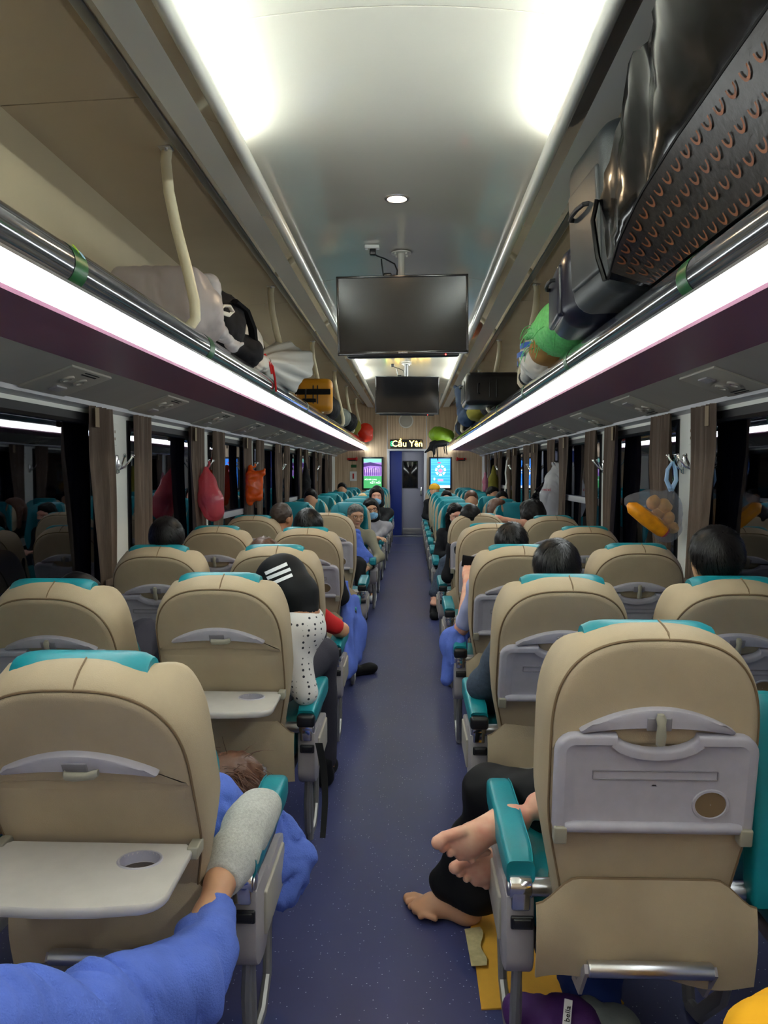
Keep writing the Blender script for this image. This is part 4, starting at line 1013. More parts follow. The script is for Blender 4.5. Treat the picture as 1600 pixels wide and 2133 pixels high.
def person(label, seat, face, head, yaw=0, pitch=0, roll=0, shirt='darkcloth', pants='trouser', skin='skin', hair='hair', style='short', hh=.012, det=False, armL=None, armR=None, sleeve=.95, knees=None, ankles=None,
           shoes='black', strand=0, group=None, hs=.95, legs=True, seed=1, puff=0., crown=(0, -.05, .13), shoulder=.165, nohair=False, noshoe=False, upper=.84):
    xc, yh = seat; f = face; h = V(head); R = rotm(yaw, pitch, roll, f)
    t = thing('person', label, 'person', (xc, yh, 0), group)
    hip = V((xc, yh+f*.15, .535)); nb = h+R@V((0, -.04, -.15))*hs; nb = V((nb.x, nb.y, min(nb.z, .95))); ch = nb.lerp(hip, .42); bl = nb.lerp(hip, .75)
    sh = {e: nb+V((e*shoulder, 0, -.065)) for e in (-1, 1)}                # world -x / +x
    A = {}
    for e, a in ((-1, armL), (1, armR)):
        if a is None: a = [sh[e]+V((e*.045, f*.04, -.23)), V((xc+e*.06, yh+f*.36, .60))]
        if len(a) == 3: sh[e] = V(a[0]); a = a[1:]
        A[e] = [sh[e]]+[V(q) for q in a]
    K = knees or [V((xc-.10, yh+f*.52, .50)), V((xc+.10, yh+f*.52, .50))]; K = [V(k) for k in K]
    N = ankles or [V((k.x, k.y+f*.07, .10)) for k in K]; N = [V(k) for k in N]
    b = SD(.03); head_sd(b, h, R, hs, nb, det)
    b.cap(nb, ch, .06, .085, .05); b.cap(ch, hip, .09, .10, .05)
    for e in (-1, 1):
        b.cap(nb+V((0,0,-.05)), sh[e], .05, .045, .04); pts = A[e]
        b.chain(pts[:3], [.042, .034, .024])
        if len(pts) == 3:
            dd = (pts[2]-pts[1]).normalized(); hand(b, pts[2], dd, V((0, 0, 1)) if abs(dd.z) < .9 else V((0, -f, 0)), .5, e*f)
    if legs:
        for i in (0, 1): b.cap(hip+V(((i*2-1)*.08, 0, 0)), K[i], .06, .05, .04); b.cap(K[i], N[i], .05, .034, .03)
        for i in (0, 1): foot(b, N[i]+V((0, -f*.05, -.085)), V((0, f, 0)), V((0, 0, 1)), .23, 1, False)
    v, fc = b.mesh(hh); obj('body', (v, fc), skin, t, True, smooth=180)
    s = SD(.04); s.cap(nb+V((0, 0, -.03)), ch, .088, .125, .06); s.cap(ch, bl, .128, .125, .05); s.cap(bl, hip, .125, .125, .05)
    for e in (-1, 1):
        s.cap(nb+V((0, 0, -.055)), sh[e], .06, .062, .05); p = A[e]; s.cap(p[0], p[1] if sleeve > .5 else p[0].lerp(p[1], upper), .06, .049)
        if sleeve > .5: q = p[1].lerp(p[2], sleeve); s.cap(p[1], q, .048, .038)
    if sleeve <= .5:
        s.p = [x for x in s.p]
    s.disp = wrinkle(.004, 26, seed); v, fc = s.mesh(max(hh, .011)); obj('shirt' if sleeve <= .5 else 'jacket', (v, fc), shirt, t, True, smooth=180)
    if legs:
        s = SD(.03)
        for i in (0, 1):
            s.cap(hip+V(((i*2-1)*.07, 0, 0)), K[i], .088, .07); s.cap(K[i], N[i]+V((0, 0, .02)), .068, .052)
        s.disp = wrinkle(.004, 30, seed+3); v, fc = s.mesh(.013); obj('trousers', (v, fc), pants, t, True, smooth=180)
        if not noshoe:
            for i in (0, 1):
                s = SD(.02); shoe(s, (N[i].x, N[i].y-f*.06, .0), V((0, f, 0))); v, fc = s.mesh(.011); obj('shoe', (v, fc), shoes, t, True, smooth=180)
    if not nohair:
        hsd = hair_sd(h, R, hs, style, seed, puff); v, fc = hsd.mesh(.006 if strand else max(.007, hh*.75)); ho = obj('hair', (v, fc), hair, t, True, smooth=180)
        if strand:
            g = strands(h, R, strand, .55, seed, crown, hs*(1+puff)); so = obj('hair_strands', g, 'strand' if hair == 'hair' else hair, ho, True, smooth=180); so['kind'] = 'stuff'
    if det:
        P = lambda x, y, z: h+R@V((x, y, z))*hs
        for e in (-1, 1):
            g = MB(); 
            R2 = R.to_4x4()
            g.rbox((0,0,0), (.0125, .006, .0045), .0044); g.xf(Matrix.Translation(P(e*.032, .083, .006))@R2); eo = obj('eye', g, 'eyewhite', t, True)
            g = MB(); g.rbox((0,0,0), (.0055, .004, .0048), .0038); g.xf(Matrix.Translation(P(e*.032, .0865, .006))@R2); obj('iris', g, 'eyedark', eo, True)
            g = MB(); g.tube([P(e*.016, .092, .026), P(e*.032, .092, .031), P(e*.049, .082, .026)], [.0035, .004, .002], 6); obj('eyebrow', g, hair if hair != 'hairblonde' else 'hairbrown', t, True)
        g = MB(); g.tube([P(-.022, .091, -.064), P(-.008, .100, -.062), P(.008, .100, -.062), P(.022, .091, -.064)], [.002, .0045, .0045, .002], 6); obj('lips', g, 'lip', t, True)
    t['hm'] = 0; del t['hm']
    return t, (lambda x, y, z: h+R@V((x, y, z))*hs), R
def glasses(t, P, m):
    fr = None
    for e in (-1, 1):
        g = MB(); g.tube([P(e*.034+.024*math.cos(a), .105-.006*abs(math.cos(a)), .004+.019*math.sin(a)) for a in [2*PI*k/16 for k in range(17)]], .0022, 6); fr = obj('spectacle_rim', g, m, t, True)
        g = MB(); g.tube([P(e*.058, .096, .008), P(e*.078, .06, .008), P(e*.082, -.01, .004)], .002, 6); obj('spectacle_arm', g, m, t, True)
    g = MB(); g.tube([P(-.011, .106, .008), P(0, .109, .010), P(.011, .106, .008)], .002, 6); obj('spectacle_bridge', g, m, t, True)
def facemask(t, P, m, R, hs=.95):
    s = SD(.02); A = [list(r) for r in R]
    s.ell(P(0, .045, -.062), [q*hs for q in (.066, .074, .056)], A); s.cap(P(0, .09, -.02), P(0, .115, -.035), .012, .016)
    s.cutp(P(0, .02, -.05), R@V((0, -1, 0)), .004); s.cutp(P(0, .05, -.012), R@V((0, -.3, 1)), .006)
    v, f = s.mesh(.006); mo = obj('face_mask', (v, f), m, t, True, smooth=180)
    for e in (-1, 1):
        g = MB(); g.tube([P(e*.06, .06, -.04), P(e*.075, .02, -.02), P(e*.084, -.02, .0)], .0018, 5); obj('mask_strap', g, 'white', mo, True)
def hood(t, P, m, R, hs=.95, seed=3, cut=.085):
    s = SD(.03); A = [list(r) for r in R]
    s.ell(P(0, -.025, .022), [q*hs for q in (.104, .122, .128)], A); s.ell(P(0, -.03, -.09), [q*hs for q in (.105, .11, .08)], A)
    s.cute(P(0, .12, -.02), [q*hs for q in (.078, .13, .112)], A, .01); s.disp = wrinkle(.003, 40, seed)
    v, f = s.mesh(.008); obj('hood', (v, f), m, t, True, smooth=180)
LA, RA, LW, RW = -.602, .592, -1.178, 1.168
GP = 'seated passengers'
person('passenger with thick black hair in the left window seat, third row', (LW, ROWY[2]), 1, (-1.175, 3.86, 1.085), yaw=12, strand=1500, shirt='trouser', group=GP, legs=False, puff=.05, seed=2)
person('passenger in a red shirt with elbow on the armrest, third row left aisle', (LA, ROWY[2]), 1, (-.69, 3.93, .985), yaw=0, shirt='redcloth', sleeve=.3, strand=400, hair='hairbrown', group=GP, seed=4,
       armR=[at(712, 1312, y=4.02), at(690, 1345, y=4.3)])
person('passenger with curly dark hair above the fourth row left aisle seat', (LA, ROWY[3]), 1, (-.60, 5.0, 1.062), yaw=-8, strand=1200, group=GP, seed=5, puff=.14, style='short', noshoe=False)
person('balding man in the fifth row left window seat, head turned to the aisle', (LW, ROWY[4]), 1, (-.965, 6.12, 1.075), yaw=-35, hair='scalp', style='crop', group=GP, shirt='darkcloth', hh=.010, seed=6, legs=False, skin='skindark')
person('dark haired passenger behind the second row right aisle seat, denim sleeve on armrest', (RA, ROWY[1]), 1, (.615, 2.90, 1.062), yaw=0, shirt='denim', strand=2200, group=GP, seed=7, puff=.05, crown=(.02, -.055, .125),
       armL=[at(1003, 1428, y=2.98), at(1040, 1500, y=3.25)])
person('man with black hair parted at the crown in the second row right window seat', (RW, ROWY[1]), 1, (1.165, 2.80, 1.118), yaw=4, strand=2600, shirt='striped', group=GP, seed=8, puff=.06, crown=(-.01, -.075, .115), legs=False)
person('passenger holding a phone sideways in the third row right aisle seat', (RA, ROWY[2]), 1, (.583, 3.95, 1.058), yaw=0, shirt='lightblue', sleeve=.3, strand=900, group=GP, seed=9, puff=.03,
       armL=[at(962, 1308, y=4.05), at(975, 1202, y=4.38)], skin='skinpale')
# foreground and row one ----------------------------------------------------------
t = thing('person', 'outstretched leg in blue fleece and grey sock, foot on the left armrest', 'person', (-.9, 1.0, 0))
b = SD(.02); ank = at(458, 1838, y=1.69); 
b.chain([at(505, 1770, y=1.80), ank, at(438, 1905, y=1.58), at(345, 2062, y=1.36), at(180, 2130, y=1.20), at(-20, 2155, y=1.05), at(-300, 2250, y=.95)], [.034, .033, .034, .045, .05, .05, .06]); b.cap(at(505, 1770, y=1.80), at(545, 1690, y=1.95), .03, .022)
v, f = b.mesh(.008); obj('body', (v, f), 'skin', t, True, smooth=180)
s = SD(.06); s.chain([at(458, 1842, y=1.685), at(486, 1782, y=1.765), at(516, 1722, y=1.87), at(540, 1688, y=1.95)], [.042, .047, .050, .044]); s.cap(at(536, 1690, y=1.95), at(556, 1676, y=1.985), .040, .028)
s.cutp(at(462, 1836, y=1.69), at(462, 1836, y=1.69)-at(500, 1775, y=1.80), .004); s.disp = wrinkle(.0016, 60, 4)
v, f = s.mesh(.0065); obj('sock', (v, f), 'sock', t, True, smooth=180)
s = SD(.03); s.chain([at(449, 1897, y=1.605), at(418, 1978, y=1.49), at(345, 2062, y=1.36), at(180, 2130, y=1.20), at(-20, 2155, y=1.05), at(-300, 2250, y=.95)], [.046, .064, .078, .084, .084, .095]); s.cap(at(420, 1990, y=1.47), at(385, 2110, y=1.38), .05, .065, .06)
s.cutp(at(449, 1889, y=1.61), at(462, 1845, y=1.68)-at(449, 1889, y=1.61), .006)
w1 = ridge(.016, 24, 12); w2 = wrinkle(.002, 45, 3); s.disp = lambda X, Y, Z: w1(X, Y, Z)+w2(X, Y, Z)
v, f = s.mesh(.007); obj('fleece_trouser', (v, f), 'blanket', t, True, smooth=180)
# sleeper under the blue blanket in the first row left
t = thing('person', 'brown haired sleeper curled under a blue blanket, first row left aisle seat', 'person', (-.6, 2.1, .44))
b = SD(.03); hp = at(474, 1652, y=2.34); Rr = rotm(0, -80, 40); head_sd(b, hp, Rr, .95, hp+V((-.12, -.06, -.06))); b.cap(hp+V((-.12, -.06, -.06)), V((-.75, 2.08, .56)), .08, .1, .05); b.cap(V((-.75, 2.08, .56)), V((-1.1, 2.05, .55)), .11, .1, .05)
v, f = b.mesh(.012); obj('body', (v, f), 'skin', t, True, smooth=180)
hsd = hair_sd(hp, Rr, .95, 'long', 3, .04); v, f = hsd.mesh(.008); ho = obj('hair', (v, f), 'hairbrown', t, True, smooth=180)
g = MB(); rg = random.Random(3)
for k in range(260):
    p = hp+V((rg.uniform(-.09, .05), rg.uniform(-.08, .05), rg.uniform(.04, .10))); q = [p]
    d = V((rg.uniform(-.2, 1), rg.uniform(-.6, .2), rg.uniform(-.3, .3))).normalized()
    for j in range(4): q.append(q[-1]+d*.03); d = (d+V((.15, -.05, -.35+rg.uniform(-.2, .2)))).normalized()
    g.tube(q, [.0014, .0014, .0012, .001, .0006], 3)
so = obj('hair_strands', g, 'hairbrown', ho, True, smooth=180); so['kind'] = 'stuff'
s = SD(.05); B = lambda px, py, y: at(px, py, y=y)
s.cap(B(465, 1705, 2.16), B(515, 1690, 2.22), .045, .05); s.cap(B(500, 1730, 2.12), B(570, 1740, 2.20), .075, .07); s.cap(B(560, 1720, 2.2), B(600, 1800, 2.14), .055, .075); s.cap(B(600, 1790, 2.14), B(585, 1865, 2.08), .06, .045); s.cap(B(470, 1730, 2.1), B(540, 1830, 2.06), .08, .06); s.cap(V((-.5, 2.12, .50)), V((-1.0, 2.08, .50)), .09, .10)
w1 = ridge(.016, 24, 21); w2 = wrinkle(.004, 60, 22); s.disp = lambda X, Y, Z: w1(X, Y, Z)+w2(X, Y, Z)
v, f = s.mesh(.008); obj('blanket', (v, f), 'blanket', t, True, smooth=180)
# right first row: seated woman with black trousers, bare foot on the floor
t = thing('person', 'person in wide black trousers with one bare foot on the aisle floor, first row right', 'person', (.55, 2.1, 0))
b = SD(.02); he = V((.292, 2.392, .002)); td = V((.048, 2.47, .002))-he; foot(b, he, td, (0, 0, 1), .275, 1)
an = he+V((.0, .005, .08))+td.normalized()*.035; kn = at(1015, 1650, y=2.36); hp = V((.62, 1.98, .54))
b.chain([an-V((0, 0, .02)), an+V((.01, 0, .06)), kn, hp], [.034, .035, .05, .08]); b.cap(hp, V((.66, 1.94, .70)), .11, .11, .05); b.cap(V((.66, 1.94, .70)), V((.66, 1.95, .82)), .06, .05, .04); head_sd(b, V((.66, 2.0, .87)), rotm(0, -35, 10), .92, V((.66, 1.95, .74)))
v, f = b.mesh(.005); obj('body', (v, f), 'skin', t, True, smooth=180)
s = SD(.03); s.chain([an+V((.015, -.01, .03)), an+V((.03, 0, .16)), kn+V((.01, 0, 0)), hp], [.075, .068, .085, .11]); s.cap(an+V((-.055, .03, .035)), an+V((.05, -.03, .02)), .06, .05, .04); s.cap(an+V((-.05, .03, .04)), an+V((.0, .0, .2)), .06, .06, .04); s.cutp(an+V((0, 0, -.012)), (0, .1, -1), .006); s.disp = wrinkle(.004, 35, 31)
v, f = s.mesh(.009); obj('trousers', (v, f), 'black', t, True, smooth=180)
s = SD(.05); s.cap(V((.66, 1.94, .73)), V((.63, 1.97, .56)), .12, .13); s.disp = wrinkle(.005, 30, 33); v, f = s.mesh(.012); obj('jacket', (v, f), 'darkcloth', t, True, smooth=180)
hsd = hair_sd(V((.66, 2.0, .87)), rotm(0, -35, 10), .92, 'long', 3); v, f = hsd.mesh(.01); obj('hair', (v, f), 'hair', t, True, smooth=180)
g = MB()
for i in range(5):
    pass
# second sleeper: two bare soles sticking out under the armrest
t = thing('person', 'sleeper with two bare soles sticking out under the right armrest, first row', 'person', (.7, 2.1, .44))
b = SD(.02); h1 = at(1112, 1712, y=1.97); t1 = at(946, 1782, y=1.92); foot(b, h1, t1-h1, (.1, 1, .25), .275, -1)
h2 = at(1135, 1775, y=2.04); t2 = at(985, 1832, y=2.0); foot(b, h2, t2-h2, (.1, 1, .15), .265, -1)
b.chain([h1+V((.02, .05, .02)), h1+V((.10, .07, .05)), V((.72, 2.16, .56)), V((1.1, 2.10, .58))], [.036, .035, .055, .08]); b.chain([h2+V((.02, .05, .02)), h2+V((.1, .06, .02)), V((.74, 2.2, .53)), V((1.1, 2.12, .55))], [.034, .035, .055, .08]); b.cap(V((1.1, 2.1, .57)), V((1.42, 2.05, .62)), .11, .1, .05)
v, f = b.mesh(.0048); obj('body', (v, f), 'skinpale', t, True, smooth=180)
s = SD(.05); s.chain([h1+V((.10, .04, .09)), V((.6, 2.14, .60)), V((1.1, 2.10, .60)), V((1.42, 2.05, .64))], [.06, .10, .13, .12]); s.cap(V((.47, 2.18, .66)), V((.52, 2.14, .56)), .05, .07); s.disp = ridge(.012, 24, 41); v, f = s.mesh(.01); obj('blanket', (v, f), 'blanket', t, True, smooth=180)
# man in the cap ---------------------------------------------------------------
hc = V((-.440, 3.03, .975))
t, P, R = person('passenger in a black cap with three white stripes, white dotted shirt, leaning into the aisle', (LA, ROWY[1]), 1, hc, yaw=48, pitch=-38, roll=0, shirt='dots', sleeve=.2, pants='trouser', group=GP, seed=10, hh=.011, hs=.98,
       armR=[at(606, 1325, y=2.92), at(636, 1448, y=2.90), at(652, 1440, y=3.16)], knees=[(-.72, 3.40, .50), at(672, 1362, y=3.42)], skin='skindark', nohair=True, shoulder=.13, upper=.95)
s = SD(.02); A = [list(r) for r in R]
s.ell(P(0, -.012, .04), (.102, .120, .106), A); s.ell(P(0, -.055, -.04), (.092, .088, .09), A); s.cap(P(0, -.06, -.08), P(0, -.055, -.14), .075, .06, .04); s.cutp(P(0, .05, -.012), R@V((0, .25, -1)), .006) if False else s.cute(P(0, .14, -.09), (.1, .12, .12), A, .01)
v, f = s.mesh(.006); co = obj('cap', (v, f), 'black', t, True, smooth=180)
g = MB(); g.grid(lambda u, v: P(.085*math.sin((u-.5)*2.4), .075+.085*v*math.cos((u-.5)*2.4), .045-.02*v-.03*abs(u-.5)), 12, 5, .004); obj('brim', g, 'black', co, True)
mat('stripewhite', (.8, .8, .8), .6)
cap_tree = None
bm = bmesh.new(); me = co.data; bm.from_mesh(me)
from mathutils.bvhtree import BVHTree
bvh = BVHTree.FromBMesh(bm); off = wloc(co); bm.free()
for k in range(3):
    px0, py0, px1, py1 = [(553, 1195, 598, 1175), (557, 1205, 605, 1186), (567, 1216, 609, 1198)][k]
    g = MB(); rows = []
    for i in range(9):
        q = i/8; row = []
        for e in (-1, 1):
            px = px0+(px1-px0)*q+e*1.6; py = py0+(py1-py0)*q+e*3.2
            o = V(CAM)-off; dr_ = (at(px, py, y=1)-V(CAM)).normalized(); hit = bvh.ray_cast(o, dr_)
            row.append((hit[0]+hit[1]*.0022+off) if hit[0] is not None else None)
        if None not in row: rows.append(row)
    for a, b2 in zip(rows[:-1], rows[1:]): g.add([a[0], a[1], b2[1], b2[0]], [(0, 1, 2, 3)])
    if rows: obj('stripe', g, 'stripewhite', co, True)
# knee of the second row window passenger
person('passenger in dark trousers with a raised knee, second row left window seat', (LW, ROWY[1]), 1, (-1.24, 2.95, .93), shirt='darkcloth', pants='trouser', group=GP, seed=11, hh=.014, knees=[(-1.3, 3.30, .5), at(300, 1322, y=3.32)], ankles=[(-1.3, 3.42, .1), (-.98, 3.60, .12)], pitch=-15)
# facing passengers ------------------------------------------------------------------
t, P, R = person('grey haired man with glasses in khaki jacket and blue scarf, facing the camera', (LA, FACEY[0]), -1, (-.520, 8.12, .975), yaw=22, pitch=-6, roll=-3, shirt='khaki', pants='black', hair='hairgrey', det=True, hh=.0075, group=GP, seed=12, hs=1.0,
       armR=[at(790, 1160, y=8.02), at(765, 1182, y=7.8)], ankles=[(-.72, 7.62, .1), (-.40, 7.52, .1)], knees=[(-.70, 7.74, .5), (-.46, 7.74, .5)], skin='skin')
glasses(t, P, 'gold')
s = SD(.05); s.cap(at(742, 1112, y=7.98), at(745, 1165, y=7.92), .055, .09); s.cap(at(735, 1130, y=7.96), at(765, 1165, y=7.9), .05, .07); s.cap(at(745, 1160, y=7.92), at(750, 1185, y=7.86), .10, .10); s.disp = ridge(.010, 30, 51); v, f = s.mesh(.009); obj('scarf', (v, f), 'blanket', t, True, smooth=180)
t, P, R = person('man in black hood, glasses and blue mask with grey sweater, facing the camera', (LA, FACEY[1]), -1, (-.412, 9.26, .985), yaw=8, pitch=0, roll=10, shirt='greyknit', pants='greyknit', det=True, hh=.0085, group=GP, seed=13, hs=1.0,
       armR=[at(797, 1110, y=9.2), at(770, 1125, y=9.0)], armL=[at(752, 1125, y=9.2), at(785, 1122, y=9.0)], ankles=[(-.70, 8.6, .1), (-.36, 8.56, .1)], knees=[(-.68, 8.72, .5), (-.40, 8.72, .5)], shoes='whitecloth')
glasses(t, P, 'black'); facemask(t, P, 'mask', R, 1.0); hood(t, P, 'black', R, 1.0)
t, P, R = person('person in a dark hood and light blue mask, third row facing the camera left', (LA, FACEY[2]), -1, (-.40, 10.42, 1.11), yaw=0, shirt='darkcloth', det=True, hh=.010, group=GP, seed=14, hs=1.0, skin='skinpale', armR=[at(800, 1085, y=10.3), at(790, 1110, y=10.1)])
facemask(t, P, 'mask', R, 1.0); hood(t, P, 'darkcloth', R, 1.0)
person('blonde passenger low in the second facing row, left side', (LA, FACEY[2]+.0), -1, (-.64, 10.3, 1.01), shirt='darkcloth', hair='hairblonde', hh=.014, group=GP, seed=15, hs=1.0, legs=False, nohair=False, style='long', skin='skinpale', shoulder=.1) if False else None
t, P, R = person('woman with black hair and dark teal mask, eyes closed, facing the camera', (RA, FACEY[0]), -1, (.538, 8.14, .985), yaw=16, pitch=-10, roll=6, shirt='darkcloth', pants='denim', det=True, hh=.0075, group=GP, seed=16, hs=1.0, style='long', skin='skinpale', shoulder=.13, ankles=[(.30, 7.62, .22), (.72, 7.62, .1)], knees=[(.42, 7.74, .52), (.70, 7.74, .5)])
facemask(t, P, 'maskdark', R, 1.0)
def low_head(label, seat, face, h, hair='hair', style='short', yaw=0, skin='skin', shirt='darkcloth', hs=1.0, seed=1, hat=None):
    t, P, R = person(label, seat, face, h, yaw=yaw, shirt=shirt, hair=hair, style=style, hh=.014, group=GP, shoulder=.125, hs=hs, seed=seed, skin=skin, nohair=hat is not None)
    if hat:
        s = SD(.02); s.ell(P(0, -.01, .05), (.10, .115, .085), [list(r) for r in R]); s.cutp(P(0, 0, .02), R@V((0, 0, -1)), .01); v, f = s.mesh(.01); ho = obj('hat', (v, f), hat, t, True, smooth=180)
mat('hatyellow', srgb(236, 176, 30), .7)
low_head('blonde passenger in the fourth facing row, left aisle seat', (LA, FACEY[3]), -1, (-.66, 11.5, .99), 'hairblonde', 'long', skin='skinpale', seed=15)
low_head('dark haired passenger low in the third facing row, left window seat', (LW, FACEY[2]), -1, (-1.30, 10.4, 1.09), seed=17)
low_head('dark haired passenger in the second facing row, left window seat', (LW, FACEY[1]), -1, (-1.16, 9.35, 1.10), seed=18)
low_head('dark haired passenger in the sixth facing row, left window seat', (LW, FACEY[5]), -1, (-1.17, 13.7, 1.12), seed=19)
low_head('passenger with yellow hat in the sixth facing row, right aisle seat', (RA, FACEY[5]), -1, (.48, 13.6, 1.11), hat='hatyellow', seed=20)
low_head('dark haired passenger in the fourth facing row, right aisle seat', (RA, FACEY[3]), -1, (.59, 11.4, 1.04), 'hair', 'long', seed=21, skin='skinpale')
low_head('passenger with brown hair bun in the second facing row, right aisle seat', (RA, FACEY[1]), -1, (.80, 9.4, 1.09), 'hairbrown', 'bun', seed=22)
low_head('passenger with long brown hair leaning between the facing right seats', (RW, FACEY[0]), -1, (1.0, 8.35, 1.03), 'hairbrown', 'long', yaw=40, seed=23)
low_head('tall black haired passenger in the fourth facing row, right window seat', (RW, FACEY[3]), -1, (1.27, 11.4, 1.10), seed=24, yaw=30)
low_head('black haired passenger in the third facing row, right window seat', (RW, FACEY[2]), -1, (1.28, 10.3, 1.06), seed=25)
low_head('black haired passenger just above the fourth right aisle seat, fifth row', (RA, ROWY[4]), 1, (.54, 6.12, 1.06), seed=26, style='short')
person('passenger in black hood stretching a bare forearm over the seat top, fifth row right window', (RW, ROWY[4]), 1, (1.07, 6.42, 1.075), yaw=30, shirt='whitecloth', sleeve=.3, hh=.010, group=GP, seed=27, hs=1.05, puff=.08, skin='skinpale', style='long',
       armL=[at(1092, 1092, y=6.25), at(1035, 1080, y=6.12)], legs=False)
# phone held by the third row passenger, cloths hanging to the aisle
p = at(988, 1172, y=4.46); t = thing('phone', 'black phone held sideways beside the third row right seat', 'phone', p, None, -.25)
t.rotation_euler = (.25, .14, -.2); obj('case', MB().rbox((0,0,0), (.072, .005, .036), .004), 'black', t); obj('camera_lens', MB().cyl((.02, -.005, 0), (.02, -.0075, 0), .004, 10), 'chrome', t)
def drape(name, label, pts_top, pts_bot, mid, m, cat, seed, n=26, nv=22, amp=.018, folds=5, th=.006):
    rg = random.Random(seed); ph = rg.random()*6
    t = thing(name, label, cat, pts_bot[0])
    def lp(P, u):
        k = u*(len(P)-1); i = min(int(k), len(P)-2); return V(P[i]).lerp(V(P[i+1]), k-i)
    def f(u, v):
        a = lp(pts_top, u); b = lp(pts_bot, u); c = lp(mid, u); p = a*(1-v)**2+c*2*v*(1-v)+b*v*v
        q = amp*(.3+.9*v)*(math.sin(2*PI*folds*u+ph+1.3*math.sin(2.2*v+ph))+.4*math.sin(2*PI*folds*2.3*u+2*ph))
        return p+V((q*.85, -q*.5, .3*q*math.sin(5*v+ph)))
    g = MB(); g.grid(f, n, nv, th); obj('cloth', g, m, t, True, smooth=80); return t
s = SD(.04); s.cap(at(722, 1212, y=5.08), at(728, 1290, y=5.0), .022, .05); s.cap(at(735, 1250, y=5.1), at(745, 1310, y=5.05), .03, .055); s.cap(at(728, 1290, y=5.0), at(728, 1390, y=4.86), .055, .05); s.cap(at(745, 1305, y=5.05), at(742, 1370, y=4.95), .055, .045); s.cap(at(728, 1380, y=4.86), at(724, 1408, y=4.80), .04, .02)
wv = wrinkle(.010, 60, 62, [(1, 1, .05)]); s.disp = wv; v, f = s.mesh(.008); tag(obj('blanket', (v, f), 'blanket', smooth=180), 'blue fleece blanket hanging beside the fourth row left aisle seat down to the floor', 'blanket')
s = SD(.03); shoe(s, at(722, 1412, z=0), V((.6, .5, 0)), .27); v, f = s.mesh(.009); tag(obj('shoe', (v, f), 'black', smooth=180), 'black leather shoe sticking out under the hanging blue blanket', 'shoe')
s = SD(.04); s.cap(at(965, 1310, y=4.15), at(945, 1340, y=4.05), .05, .07); s.cap(at(945, 1335, y=4.05), at(950, 1375, y=3.98), .06, .05); s.cap(at(935, 1350, y=4.02), at(928, 1415, y=3.98), .035, .03); s.cap(at(955, 1350, y=4.0), at(940, 1400, y=4.0), .04, .025)
w1 = ridge(.014, 24, 61); s.disp = w1; v, f = s.mesh(.008); tag(obj('blanket', (v, f), 'blanket', smooth=180), 'bunched blue blanket hanging off the third row right aisle armrest', 'blanket')
# ================================================================== LUGGAGE AND HANGING BAGS
mat('bagblack', (.004, .004, .005), .16, bump=.1, bscale=12, spec=.25, var=.2, vscale=5)
mat('bagbrown', srgb(40, 34, 31), .3, bump=.2, bscale=50, var=.2, vscale=9)
mat('printorange', srgb(128, 72, 36), .45)
mat('casegrey', srgb(46, 50, 53), .42, var=.1, vscale=20, bump=.2, bscale=300)
mat('casenavy', srgb(22, 24, 44), .3, var=.1, vscale=10)
mat('greenmesh', srgb(96, 190, 112), .6, var=.18, vscale=60, bump=.5, bscale=260)
mat('tanfabric', srgb(150, 112, 58), .75, bump=.3, bscale=200)
mat('whitebag', srgb(214, 212, 204), .45, bump=.15, bscale=40)
mat('printblue', srgb(50, 96, 190), .5)
mat('caseyellow', srgb(206, 140, 22), .35)
mat('limecloth', srgb(122, 160, 20), .6, bump=.2, bscale=90)
mat('bluecloth', srgb(22, 48, 82), .7, bump=.3, bscale=60)
mat('olive', srgb(122, 116, 30), .8); mat('pinkcloth', srgb(210, 130, 150), .8); mat('orangecloth', srgb(200, 90, 30), .8)
mat('cardboard', srgb(214, 160, 50), .8, var=.1, vscale=10); mat('papertorn', srgb(190, 176, 130), .9, var=.2, vscale=40)
mat('purplecloth', srgb(70, 26, 96), .75, bump=.3, bscale=80); mat('greycloth', srgb(110, 116, 112), .85, bump=.3, bscale=120); mat('yellowcloth', srgb(246, 176, 10), .8, bump=.3, bscale=60); mat('navycloth', srgb(26, 52, 120), .8)
def blob(name, sd, h, m, label=None, cat=None, parent=None, group=None):
    v, f = sd.mesh(h); o = obj(name, (v, f), m, parent, parent is not None, smooth=180)
    if label: tag(o, label, cat, group)
    return o
